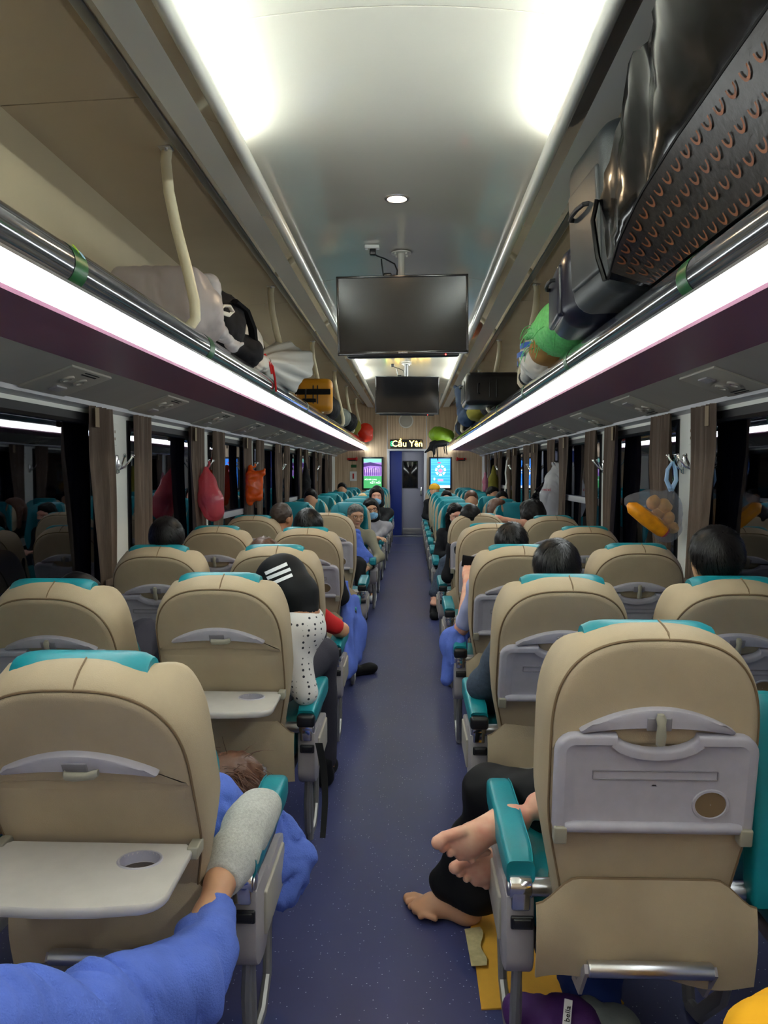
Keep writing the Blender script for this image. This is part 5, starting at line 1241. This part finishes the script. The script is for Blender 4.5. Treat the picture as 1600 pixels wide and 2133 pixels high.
# big black shopper with orange horseshoe print -----------------------------------
t = thing('shopping_bag', 'huge shiny black plastic bag with orange horseshoe print on the right rack', 'bag', (1.1, 2.2, 2.14))
SEC = [(1.25, (.815, 2.43), (.72, 2.66)), (1.6, (.81, 2.42), (.715, 2.63)), (1.9, (.805, 2.395), (.725, 2.62)), (2.2, (.797, 2.365), (.735, 2.70)), (2.5, (.79, 2.32), (.775, 2.75)), (2.75, (.79, 2.25), (.765, 2.64)), (2.97, (.81, 2.175), (.765, 2.47))]
def lerp_sec(y):
    for a, b in zip(SEC[:-1], SEC[1:]):
        if y <= b[0]:
            q = max(0, (y-a[0])/(b[0]-a[0])); return [tuple(a[i][j]+(b[i][j]-a[i][j])*q for j in (0, 1)) for i in (1, 2)]
    return [SEC[-1][1], SEC[-1][2]]
rings = []; NY = 40
for i in range(NY+1):
    y = 1.25+(2.97-1.25)*i/NY; Sx, U = lerp_sec(y); Bt = (.985, 2.138); top = (1.15, min(2.86, U[1]+.10)); bk = (1.45, top[1]-.06); bb = (1.45, 2.03)
    if y > 2.7: q = (y-2.7)/.27; top = (1.15-.12*q, top[1]-.18*q); bk = (1.45-.2*q, bk[1]-.18*q)
    P = []
    for a, b, n in ((Bt, Sx, 6), (Sx, U, 9), (U, top, 7), (top, bk, 4), (bk, bb, 4), (bb, Bt, 4)):
        for k in range(n): P.append((a[0]+(b[0]-a[0])*k/n, a[1]+(b[1]-a[1])*k/n))
    R_ = []
    for k, (x, z) in enumerate(P):
        w = 0
        if 7 <= k <= 24:
            w = .014*math.sin(9*y+6*z+2*math.sin(5*y))+.009*abs(math.sin(17*y-21*z+k*.2))-.006*abs(math.sin(31*y+13*z))
        R_.append((x-w if 6 < k < 16 else x, y, z+w*.7))
    rings.append(R_)
g = MB(); g.loft(rings); body = obj('body', g, 'bagblack', t, True, smooth=50)
def pat(u, v, off=.004):
    y = 1.3+1.62*u; Sx, U = lerp_sec(y); B0 = (.955, 2.14); p = V((Sx[0]+(B0[0]-Sx[0])*v, y, Sx[1]+(B0[1]-Sx[1])*v)); return p+V((-.75, 0, -.66))*off
obj('printed_face', MB().grid(lambda u, v: pat(u, v, .003), 30, 4), 'bagbrown', t, True)
g = MB(); nr = 4
for i in range(22):
    for j in range(nr):
        u0, v0 = (i+.5*(j % 2)+.3)/22.6, (j+.55)/nr
        L = math.dist(pat(u0, 0), pat(u0, 1)); rz = .022; 
        if L*.8/nr < .018: rz = L/nr*.42
        rows = []
        for k in range(11):
            a = PI*1.12*k/10-PI*.06+PI
            q = []
            for rr in (rz, rz*.66):
                du = rr*math.cos(a)/1.62; dv = (rr*math.sin(a)*1.25)/max(L, .05); q.append(pat(min(1, max(0, u0+du)), min(1, max(0, v0-dv)), .0065))
            rows.append(q)
        for a, b in zip(rows[:-1], rows[1:]): g.add([a[0], a[1], b[1], b[0]], [(0, 1, 2, 3)])
po = obj('horseshoe_print', g, 'printorange', t, True, smooth=0); po['kind'] = 'stuff'
g = MB(); g.tube([lerp_sec(y)[0][0:1]+(y,)+lerp_sec(y)[0][1:2] for y in [1.25+1.72*k/24 for k in range(25)]], .006, 6); obj('edge_binding', g, 'black', t, True)
g = MB(); g.tube([(.80, 2.97, 2.17), (.775, 2.985, 2.26), (.755, 2.99, 2.40), (.765, 2.97, 2.47)], .010, 6); obj('corner_fold', g, 'bagblack', t, True)
# suitcases
def suitcase(name, label, c, h, m, rot=(0, 0, 0), rad=.07, wheels=True, group=None, handle=True, zipx=True):
    t = thing(name, label, 'suitcase', c, group); t.rotation_euler = rot
    b = obj('shell', MB().rbox((0,0,0), h, rad, n=5), m, t)
    for d in ((-.35, .35) if zipx else ()):
        n = 40; pts = []
        for k in range(n+1):
            a = 2*PI*k/n; e = 3.6; ca, sa = math.cos(a), math.sin(a)
            pts.append((d*h[0]*.35, (h[1]+.003)*abs(ca)**(2/e)*(1 if ca > 0 else -1), (h[2]+.003)*abs(sa)**(2/e)*(1 if sa > 0 else -1)))
        g = MB(); g.tube(pts, .008, 6); obj('zip_band', g, 'rubber', t)
    if handle:
        g = MB(); g.tube([(-h[0]-.0, -.10, .05), (-h[0]-.03, -.09, .05), (-h[0]-.04, -.03, .05), (-h[0]-.04, .05, .05), (-h[0]-.03, .11, .05), (-h[0], .12, .05)], .010, 8); obj('side_handle', g, 'rubber', t)
        g = MB(); g.tube([(-h[0]*.5, -h[1], h[2]*.3), (-h[0]*.55, -h[1]-.035, h[2]*.25), (-h[0]*.55, -h[1]-.035, -h[2]*.25), (-h[0]*.5, -h[1], -h[2]*.3)], .010, 8); obj('top_handle', g, 'rubber', t)
    obj('front_pocket', MB().rbox((-h[0]+.008, .0, -h[2]*.1), (.02, h[1]*.72, h[2]*.62), .018, n=4), m, t)
    if wheels:
        for a in (-.7, .7):
            g = MB(); g.cyl((a*h[0]-.015, h[1]+.01, -h[2]*.8), (a*h[0]+.015, h[1]+.01, -h[2]*.8), .025, 14, .004); obj('wheel', g, 'rubber', t)
    return t
suitcase('suitcase', 'grey fabric suitcase standing behind the huge black bag, right rack', (1.01, 3.28, 2.485), (.225, .275, .335), 'casegrey', (0, math.radians(-3), math.radians(4)), .09)
suitcase('suitcase', 'dark navy hard suitcase beside the green sack on the right rack', (1.03, 3.92, 2.335), (.24, .27, .20), 'casenavy', (0, 0, math.radians(-4)), .11, wheels=False)
suitcase('suitcase', 'black suitcase lying on the right rack beyond the first pole', (.98, 9.0, 2.375), (.31, .34, .185), 'blackplastic', (0, 0, 0), .06)
suitcase('suitcase', 'yellow hard suitcase on the left rack beyond the white bag', (-1.06, 9.1, 2.33), (.20, .28, .19), 'caseyellow', (0, 0, math.radians(6)), .07, group=None)
g = MB(); g.rbox((-1.06, 8.81, 2.36), (.205, .012, .032), .008); g.rbox((-1.10, 8.80, 2.26), (.08, .01, .022), .008); tag(obj('luggage_strap', g, 'black'), 'black strap and grip on the yellow suitcase', 'strap')
# green mesh sack
s = SD(.06); s.ell((.99, 4.62, 2.285), (.20, .26, .16)); s.cap((.95, 4.6, 2.36), (1.0, 4.35, 2.40), .10, .09); s.cap((.86, 4.75, 2.32), (.80, 4.95, 2.30), .06, .02); s.disp = ridge(.010, 22, 71)
t = thing('sack', 'light green mesh sack with frayed strings on the right rack', 'sack', (.99, 4.6, 2.14)); blob('mesh', s, .011, 'greenmesh', parent=t)
g = MB(); rg = random.Random(5)
for k in range(26):
    p = V((rg.uniform(.80, .95), rg.uniform(4.35, 4.95), rg.uniform(2.22, 2.36))); q = [p]; d = V((rg.uniform(-.8, .1), rg.uniform(-.6, .3), rg.uniform(-.3, .2))).normalized()
    for j in range(6): q.append(q[-1]+d*.022); d = (d+V((rg.uniform(-.2, .2), rg.uniform(-.2, .2), -.45))).normalized()
    g.tube(q, .0022, 4)
so = obj('frayed_string', g, 'greenmesh', t, True); so['kind'] = 'stuff'
s = SD(.05); s.ell((.99, 5.08, 2.24), (.16, .14, .11)); s.disp = ridge(.006, 26, 72); blob('bag', s, .011, 'tanfabric', 'tan cloth bundle under the green sack, right rack', 'bag')
s = SD(.05); s.ell((.985, 5.55, 2.26), (.15, .20, .16)); s.cap((.93, 5.75, 2.2), (.95, 5.95, 2.17), .06, .05); s.disp = ridge(.010, 22, 73); t = thing('bag', 'white cloth bag with blue print on the right rack by the pole', 'bag', (.985, 5.6, 2.13)); blob('cloth', s, .011, 'whitebag', parent=t)
g = MB()
for (yy, zz, w) in ((5.45, 2.33, .07), (5.5, 2.27, .08), (5.6, 2.22, .06)):
    g.grid(lambda u, v: (.985-.158*math.sqrt(max(.05, 1-((yy-.0+w*(u-.5)*2-5.55)/.2)**2*.8-((zz-2.26)/.16)**2*.8))-.006, yy+w*(u-.5)*2, zz+.018*(v-.5)*2), 8, 2)
obj('print', g, 'printblue', t, True)
s = SD(.05); s.ell((1.05, 6.1, 2.19), (.14, .2, .09)); s.disp = ridge(.008, 24, 74); blob('bag', s, .012, 'darkcloth', 'dark cloth bag on the right rack behind the pole', 'bag')
s = SD(.06); s.cap((.80, 11.4, 2.62), (.88, 11.3, 2.25), .10, .15); s.cap((.72, 11.6, 2.72), (.85, 11.4, 2.5), .03, .10); s.disp = ridge(.015, 16, 75); blob('jacket', s, .016, 'bluecloth', 'dark blue jacket bundled on the far right rack', 'jacket')
s = SD(.06); s.ell((.98, 10.6, 2.25), (.16, .25, .12)); s.disp = ridge(.010, 20, 76); blob('bag', s, .016, 'olive', 'olive bag under the blue jacket, far right rack', 'bag')
s = SD(.06); s.ell((1.1, 10.0, 2.62), (.14, .2, .10)); s.disp = ridge(.010, 20, 77); blob('bag', s, .016, 'orangecloth', 'orange bag at the back of the right rack', 'bag'); 
s = SD(.06); s.ell((1.15, 10.1, 2.33), (.2, .35, .20)); s.disp = ridge(.010, 20, 78); blob('bag', s, .018, 'darkcloth', 'large dark bag beneath the orange bag, right rack', 'bag')
t = thing('backpack', 'lime green backpack with black straps at the far end of the right rack', 'backpack', (.65, 15.4, 2.05)); s = SD(.06); s.ell((.60, 15.3, 2.18), (.19, .24, .16)); s.ell((.78, 15.4, 2.16), (.14, .22, .13)); s.disp = ridge(.014, 16, 79); blob('cloth', s, .016, 'limecloth', parent=t)
s = SD(.05); s.ell((.62, 15.25, 2.0), (.20, .16, .07)); s.cap((.55, 15.2, 1.98), (.34, 15.15, 1.82), .07, .02); s.cap((.5, 15.2, 1.96), (.52, 15.15, 1.80), .05, .03); s.disp = ridge(.010, 20, 80); blob('black_panel', s, .016, 'darkcloth', parent=t)
for k, (x, z) in enumerate(((.50, 1.72), (.58, 1.66), (.72, 1.80), (.76, 1.78))): g = MB(); g.tube([(x, 15.15, 2.0), (x-.01, 15.12, 1.9), (x+.01, 15.12, z)], .012, 6); obj('strap', g, 'black', t, True)
for i, (y0, z1) in enumerate(((13.9, 2.6), (14.5, 2.5))): 
    s = SD(.06); s.ell((1.05, y0, 2.27), (.17, .25, .16)); s.disp = ridge(.012, 18, 81+i); blob('bag', s, .018, ('darkcloth', 'bluecloth')[i], ('dark bag far down the right rack, nearer one', 'navy bag far down the right rack, farther one')[i], 'bag')
# left rack
t = thing('sack', 'big pinkish white plastic sack tied with a loop on the left rack', 'sack', (-1.15, 3.9, 2.12))
s = SD(.06); s.box((-1.22, 4.02, 2.30), (.24, .20, .185), .07); s.cap((-1.02, 3.98, 2.28), (-.98, 4.10, 2.22), .13, .06); s.disp = ridge(.006, 20, 90); blob('plastic', s, .011, 'film_grey', parent=t)
s = SD(.04); s.cap((-1.0, 4.06, 2.42), (-.975, 4.16, 2.20), .07, .035); s.cap((-.96, 4.12, 2.20), (-.93, 4.30, 2.15), .04, .03); s.cap((-.93, 4.3, 2.15), (-.90, 4.42, 2.18), .03, .012); s.disp = ridge(.008, 40, 91); blob('knotted_end', s, .009, 'film_white', parent=t)
g = MB(); g.tube([(-.965, 4.14, 2.31), (-.955, 4.2, 2.35), (-.945, 4.3, 2.37), (-.94, 4.36, 2.35), (-.95, 4.32, 2.325), (-.96, 4.22, 2.315), (-.965, 4.14, 2.30)], .008, 7, 1.6); obj('tie_loop', g, 'whitebag', t, True)
t = thing('backpack', 'black backpack behind the white sack on the left rack', 'backpack', (-1.08, 4.8, 2.13)); s = SD(.06); s.ell((-1.10, 4.65, 2.34), (.17, .24, .20)); s.ell((-1.02, 4.95, 2.22), (.14, .18, .11)); s.disp = ridge(.010, 22, 92); blob('pack', s, .012, 'darkcloth', parent=t)
g = MB(); g.tube([(-.96, 4.5, 2.44), (-.93, 4.65, 2.42), (-.92, 4.8, 2.34), (-.94, 4.95, 2.25)], .014, 6, 2.); obj('strap', g, 'black', t, True)
s = SD(.06); s.ell((-1.12, 5.35, 2.33), (.16, .22, .17)); s.disp = ridge(.008, 22, 93); blob('bag', s, .012, 'whitebag', 'cream white bag wedged behind the black backpack, left rack', 'bag')
s = SD(.06); s.ell((-1.25, 5.9, 2.40), (.18, .4, .22)); s.disp = ridge(.010, 18, 94); blob('bag', s, .014, 'darkcloth', 'large dark bag at the back of the left rack', 'bag')
t = thing('sack', 'white plastic bag with a gaping open end lying on the left rack', 'sack', (-1.0, 6.0, 2.13))
def mouth(u, v):
    a = 2*PI*u; r = .06+.19*v**.8; r *= 1+.12*math.sin(3*a+1)+.07*math.sin(7*a+4*v)+.04*math.sin(13*a)*v; y = 5.55+.80*v
    return (-.99-.02*v+.08*v*v+r*math.cos(a)*.72, y+.05*math.sin(2*a)*v, 2.235+.075*v+r*math.sin(a)*.82)
g = MB(); g.grid(mouth, 60, 22, .003); obj('open_end', g, 'whitebag', t, True, smooth=70)
s = SD(.05); s.cap((-.99, 5.50, 2.215), (-1.0, 5.28, 2.20), .06, .07); s.disp = ridge(.010, 36, 95); blob('neck', s, .009, 'whitebag', parent=t)
s = SD(.05); s.ell((-1.0, 6.15, 2.24), (.12, .22, .09)); s.disp = ridge(.008, 24, 97); blob('contents', s, .012, 'tanfabric', parent=t)
g = MB(); g.tube([(-.97, 5.5, 2.27), (-.925, 5.52, 2.2), (-.915, 5.55, 2.12), (-.912, 5.58, 2.03)], .008, 6); g.tube([(-.97, 5.46, 2.28), (-.93, 5.45, 2.20), (-.92, 5.46, 2.14)], .008, 6); obj('red_ribbon', g, 'redcloth', t, True)
for i, (x, y, z, r, m, l) in enumerate(((-1.05, 10.4, 2.30, (.16, .3, .17), 'darkcloth', 'black bag on the left rack beyond the yellow suitcase'), (-1.02, 11.9, 2.28, (.16, .3, .15), 'greycloth', 'grey bag on the far left rack'), (-1.02, 13.2, 2.30, (.17, .35, .17), 'darkcloth', 'black bag on the far left rack near its end'), (-1.0, 14.3, 2.28, (.14, .2, .15), 'olive', 'olive camouflage bag near the end of the left rack'))):
    s = SD(.06); s.ell((x, y, z), r); s.disp = ridge(.012, 18, 100+i); blob('bag', s, .018, m, l, 'bag')
s = SD(.06); s.ell((-.86, 15.6, 2.26), (.16, .2, .17)); s.ell((-.84, 15.6, 2.14), (.13, .16, .10)); s.disp = ridge(.012, 22, 110); blob('plastic_bag', s, .014, 'film_red', 'orange red plastic bag at the end of the left rack', 'bag')
# hanging bags -------------------------------------------------------------------
def hang(label, top, pts, rs, m, seed, h=.008, amp=.015, k=32, group='bags on the wall hooks', flat=1.):
    t = thing('plastic_bag', label, 'bag', top, group); s = SD(.05); P = [V(top)]+[V(p) for p in pts]; s.chain(P, rs); s.disp = ridge(amp, k, seed); v, f = s.mesh(h)
    blob('film', s, h, m, parent=t); return t
A = lambda px, py, y: at(px, py, y=y)
t = hang('pink plastic bag hanging from a hook on the left wall', A(429, 976, 5.95), [A(432, 1005, 5.92), A(438, 1040, 5.9), A(445, 1064, 5.9)], [.022, .058, .088, .085], 'film_pink', 120, amp=.006, k=20)
g = MB(); g.cyl(A(437, 1028, 5.9), A(440, 1052, 5.9), .062, 18, .01); mat('purplebox', srgb(90, 40, 130), .5); obj('purple_packet', g, 'purplebox', t, True)
g = MB(); g.tube([A(430, 980, 5.94), V((-1.545, 6.10, 1.50)), V((-1.556, 6.138, 1.53))], .009, 6); obj('handle', g, 'film_pink', t, True)
hk = A(524, 968, 7.7); t = thing('plastic_bag', 'orange plastic bag hanging from a hook on the left wall', 'bag', hk, 'bags on the wall hooks')
s = SD(.03); s.box(A(530, 1012, 7.6), (.082, .07, .15), .04, [list(r) for r in Matrix.Rotation(.3, 3, 'Z')]); s.cap(A(522, 985, 7.62), A(521, 972, 7.66), .035, .022); s.cap(A(548, 985, 7.58), A(551, 978, 7.58), .03, .012); s.cap(A(524, 1035, 7.6), A(521, 1046, 7.6), .05, .035); w1 = ridge(.007, 16, 121); w2 = wrinkle(.003, 45, 9); s.disp = lambda X, Y, Z: w1(X, Y, Z)+w2(X, Y, Z)
blob('film', s, .008, 'film_orange', parent=t)
g = MB(); g.tube([A(521, 975, 7.65), V((-1.55, 7.93, 1.50)), V((-1.556, 7.968, 1.53))], .010, 6); obj('handle', g, 'film_orange', t, True)
t = hang('white plastic bag hanging from a hook on the right wall', A(1160, 972, 8.15), [A(1155, 1000, 8.1), A(1148, 1035, 8.05), A(1150, 1065, 8.05)], [.045, .09, .115, .08], 'film_white', 122, amp=.008, k=20)
g = MB(); g.tube([A(1160, 975, 8.15), V((1.56, 8.16, 1.51)), V((1.556, 8.172, 1.535))], .012, 6); obj('handle', g, 'film_white', t, True)
tm = text_mesh('mixi', .05, Matrix.Translation(A(1139, 1020, 7.93))@Matrix.Rotation(math.radians(-8), 4, 'Z')@FRONT); mat('printred', srgb(210, 60, 80), .5); obj('print', tm, 'printred', t, True)
t = hang('black bag hanging under the white bag on the right wall', A(1150, 985, 8.3), [A(1125, 1030, 8.3), A(1112, 1052, 8.25), A(1122, 1060, 8.2)], [.01, .06, .07, .08], 'bagblack', 123)
# clear bag with orange snacks
hk = A(1405, 962, 4.45); t = thing('plastic_bag', 'clear plastic bag of orange snack packets hanging by blue handles on the right wall', 'bag', hk, 'bags on the wall hooks')
s = SD(.05); n1 = A(1398, 1022, 4.45); s.cap(n1, A(1385, 1060, 4.42), .02, .09); s.cap(A(1395, 1050, 4.42), A(1400, 1100, 4.42), .06, .055); s.cap(A(1370, 1055, 4.42), A(1385, 1105, 4.42), .075, .055); s.cap(A(1345, 1045, 4.42), A(1312, 1042, 4.42), .07, .025); s.cap(A(1320, 1050, 4.42), A(1385, 1110, 4.42), .04, .04); s.disp = ridge(.006, 30, 130); blob('film', s, .007, 'film_clear', parent=t)
mat('snack', srgb(250, 160, 20), .35, var=.15, vscale=30); mat('snackpale', srgb(236, 176, 96), .4, var=.2, vscale=30); mat('snackend', srgb(190, 40, 80), .4)
g = MB(); a, b = A(1308, 1050, 4.385), A(1385, 1108, 4.385); q = a.lerp(b, .5); g.tube([a, a.lerp(b, .12), q, a.lerp(b, .92), b], [.012, .038, .046, .044, .036], 14); obj('snack_tube', g, 'snack', t, True, smooth=60)
g = MB(); g.tube([b, b+(b-a)*.04], [.038, .030], 14); obj('snack_tube_end', g, 'snackend', t, True)
for i, (px, py, r) in enumerate(((1362, 1046, .042), (1382, 1056, .045), (1392, 1078, .04), (1372, 1068, .038), (1402, 1098, .035))):
    s = SD(.02); s.ell(A(px, py, 4.44), (r, r*.8, r)); s.disp = wrinkle(.004, 60, i); blob('snack_bun', s, .008, 'snackpale', parent=t)
mat('handleblue', srgb(150, 190, 230), .3)
for e in (-1, 1): g = MB(); g.tube([n1, n1+V((e*.028, 0, .06)), n1+V((e*.022, 0, .12)), hk+V((-.01, 0, .0))], [.014, .012, .011, .008], 8, 1.4); obj('handle', g, 'handleblue', t, True)
# clothes on far hooks
for lb, px, py0, py1, y, w, m, sd_ in (('dark jacket hanging on the left wall beyond the orange bag', 636, 965, 1045, 11.6, .10, 'darkcloth', 140), ('olive yellow garment hanging at the far right windows', 1028, 970, 1030, 13.3, .10, 'olive', 141), ('pink towel hanging at the far right windows', 1011, 985, 1020, 15.0, .06, 'pinkcloth', 142)):
    s = SD(.05); a, b = A(px, py0, y), A(px, py1, y); s.cap(a, a.lerp(b, .5), .02, w*.8); s.cap(a.lerp(b, .5), b, w*.8, w); s.disp = ridge(.010, 22, sd_); blob('garment', s, .014, m, lb, 'clothing')
g = MB(); P = [A(1060, 952, 12.0), A(1056, 960, 11.9), A(1053, 985, 11.9), A(1055, 1005, 11.9), A(1051, 1025, 11.8)]; g.tube(P, .012, 6); tag(obj('charging_cable', g, 'white'), 'white charging cable hanging by the far right windows', 'cable')
# seat belt strap and things on the floor
g = MB(); g.grid(lambda u, v: V(A(664, 1548, 2.80)).lerp(A(672, 1745, 2.66), v)+V((.012*math.sin(PI*v)+.028*(u-.5)*(1-.3*v), .03*math.sin(PI*v), 0)), 4, 20, .004); tag(obj('seat_belt', g, 'black'), 'black belt strap dangling from the second left aisle seat into the aisle', 'strap')
z = .006; c = [at(975, 1890, z=z), at(1100, 1850, z=z), at(1300, 2090, z=z), at(1003, 2100, z=z)]
g = MB(); g.grid(lambda u, v: (V(c[0]).lerp(c[1], u)).lerp(V(c[3]).lerp(c[2], u), v)+V((0, 0, .002*math.sin(9*u+5*v))), 12, 10, .005); t = thing('cardboard', 'flattened yellow cardboard on the floor under the first right seat', 'cardboard', c[3]); obj('sheet', g, 'cardboard', t, True)
z2 = .016; q = [at(968, 1935, z=z2), at(1000, 1930, z=z2), at(1012, 2010, z=z2), at(982, 2012, z=z2)]
g = MB(); g.grid(lambda u, v: (V(q[0]).lerp(q[1], u+.15*math.sin(9*v)*u)).lerp(V(q[3]).lerp(q[2], u+.15*math.sin(9*v)*u), v), 8, 10, .0015); obj('torn_paper', g, 'papertorn', t, True)
s = SD(.04); s.cap(at(1205, 2030, z=.12), at(1235, 2100, z=.06), .06, .07); s.cap(at(1260, 2040, z=.1), at(1235, 2100, z=.06), .05, .05); s.disp = ridge(.010, 24, 150); blob('cloth', s, .012, 'navycloth', 'blue cloth bundle on the floor under the first right seat', 'cloth')
s = SD(.04); s.cap(at(1085, 2110, z=.08), at(1190, 2150, z=.08), .05, .08); s.disp = ridge(.008, 24, 151); t = thing('bag', 'purple bag with a white tag on the floor behind the first right seat', 'bag', at(1140, 2120, z=0)); blob('cloth', s, .010, 'purplecloth', parent=t)
p = at(1182, 2112, z=.165); M = Matrix.Translation(p)@Matrix.Rotation(math.radians(14), 4, 'Y')@Matrix.Rotation(math.radians(-35), 4, 'X')
g = MB(); g.rbox((0, 0, 0), (.010, .0015, .030), .001); g.xf(M); tg = obj('tag_label', g, 'white', t, True)
tm = text_mesh('bella', .018, M@Matrix.Translation((0, -.003, 0))@Matrix.Rotation(math.radians(-90), 4, 'Y')@FRONT); obj('tag_print', tm, 'black', tg, True)
s = SD(.04); s.cap(at(1235, 2140, z=.07), at(1290, 2150, z=.07), .07, .06); s.disp = ridge(.008, 24, 152); blob('cloth', s, .010, 'greycloth', 'grey cloth bundle on the floor beside the purple bag', 'cloth')
s = SD(.06); p = at(1585, 2140, y=1.12); s.box((p.x+.10, p.y, p.z*.5), (.11, .12, p.z*.5), .06); s.cap((p.x-.0, p.y, p.z-.02), (p.x+.14, p.y+.02, p.z-.0), .05, .07); s.disp = ridge(.008, 22, 153); blob('bag', s, .010, 'yellowcloth', 'bright yellow cloth bag in the lower right corner', 'bag')
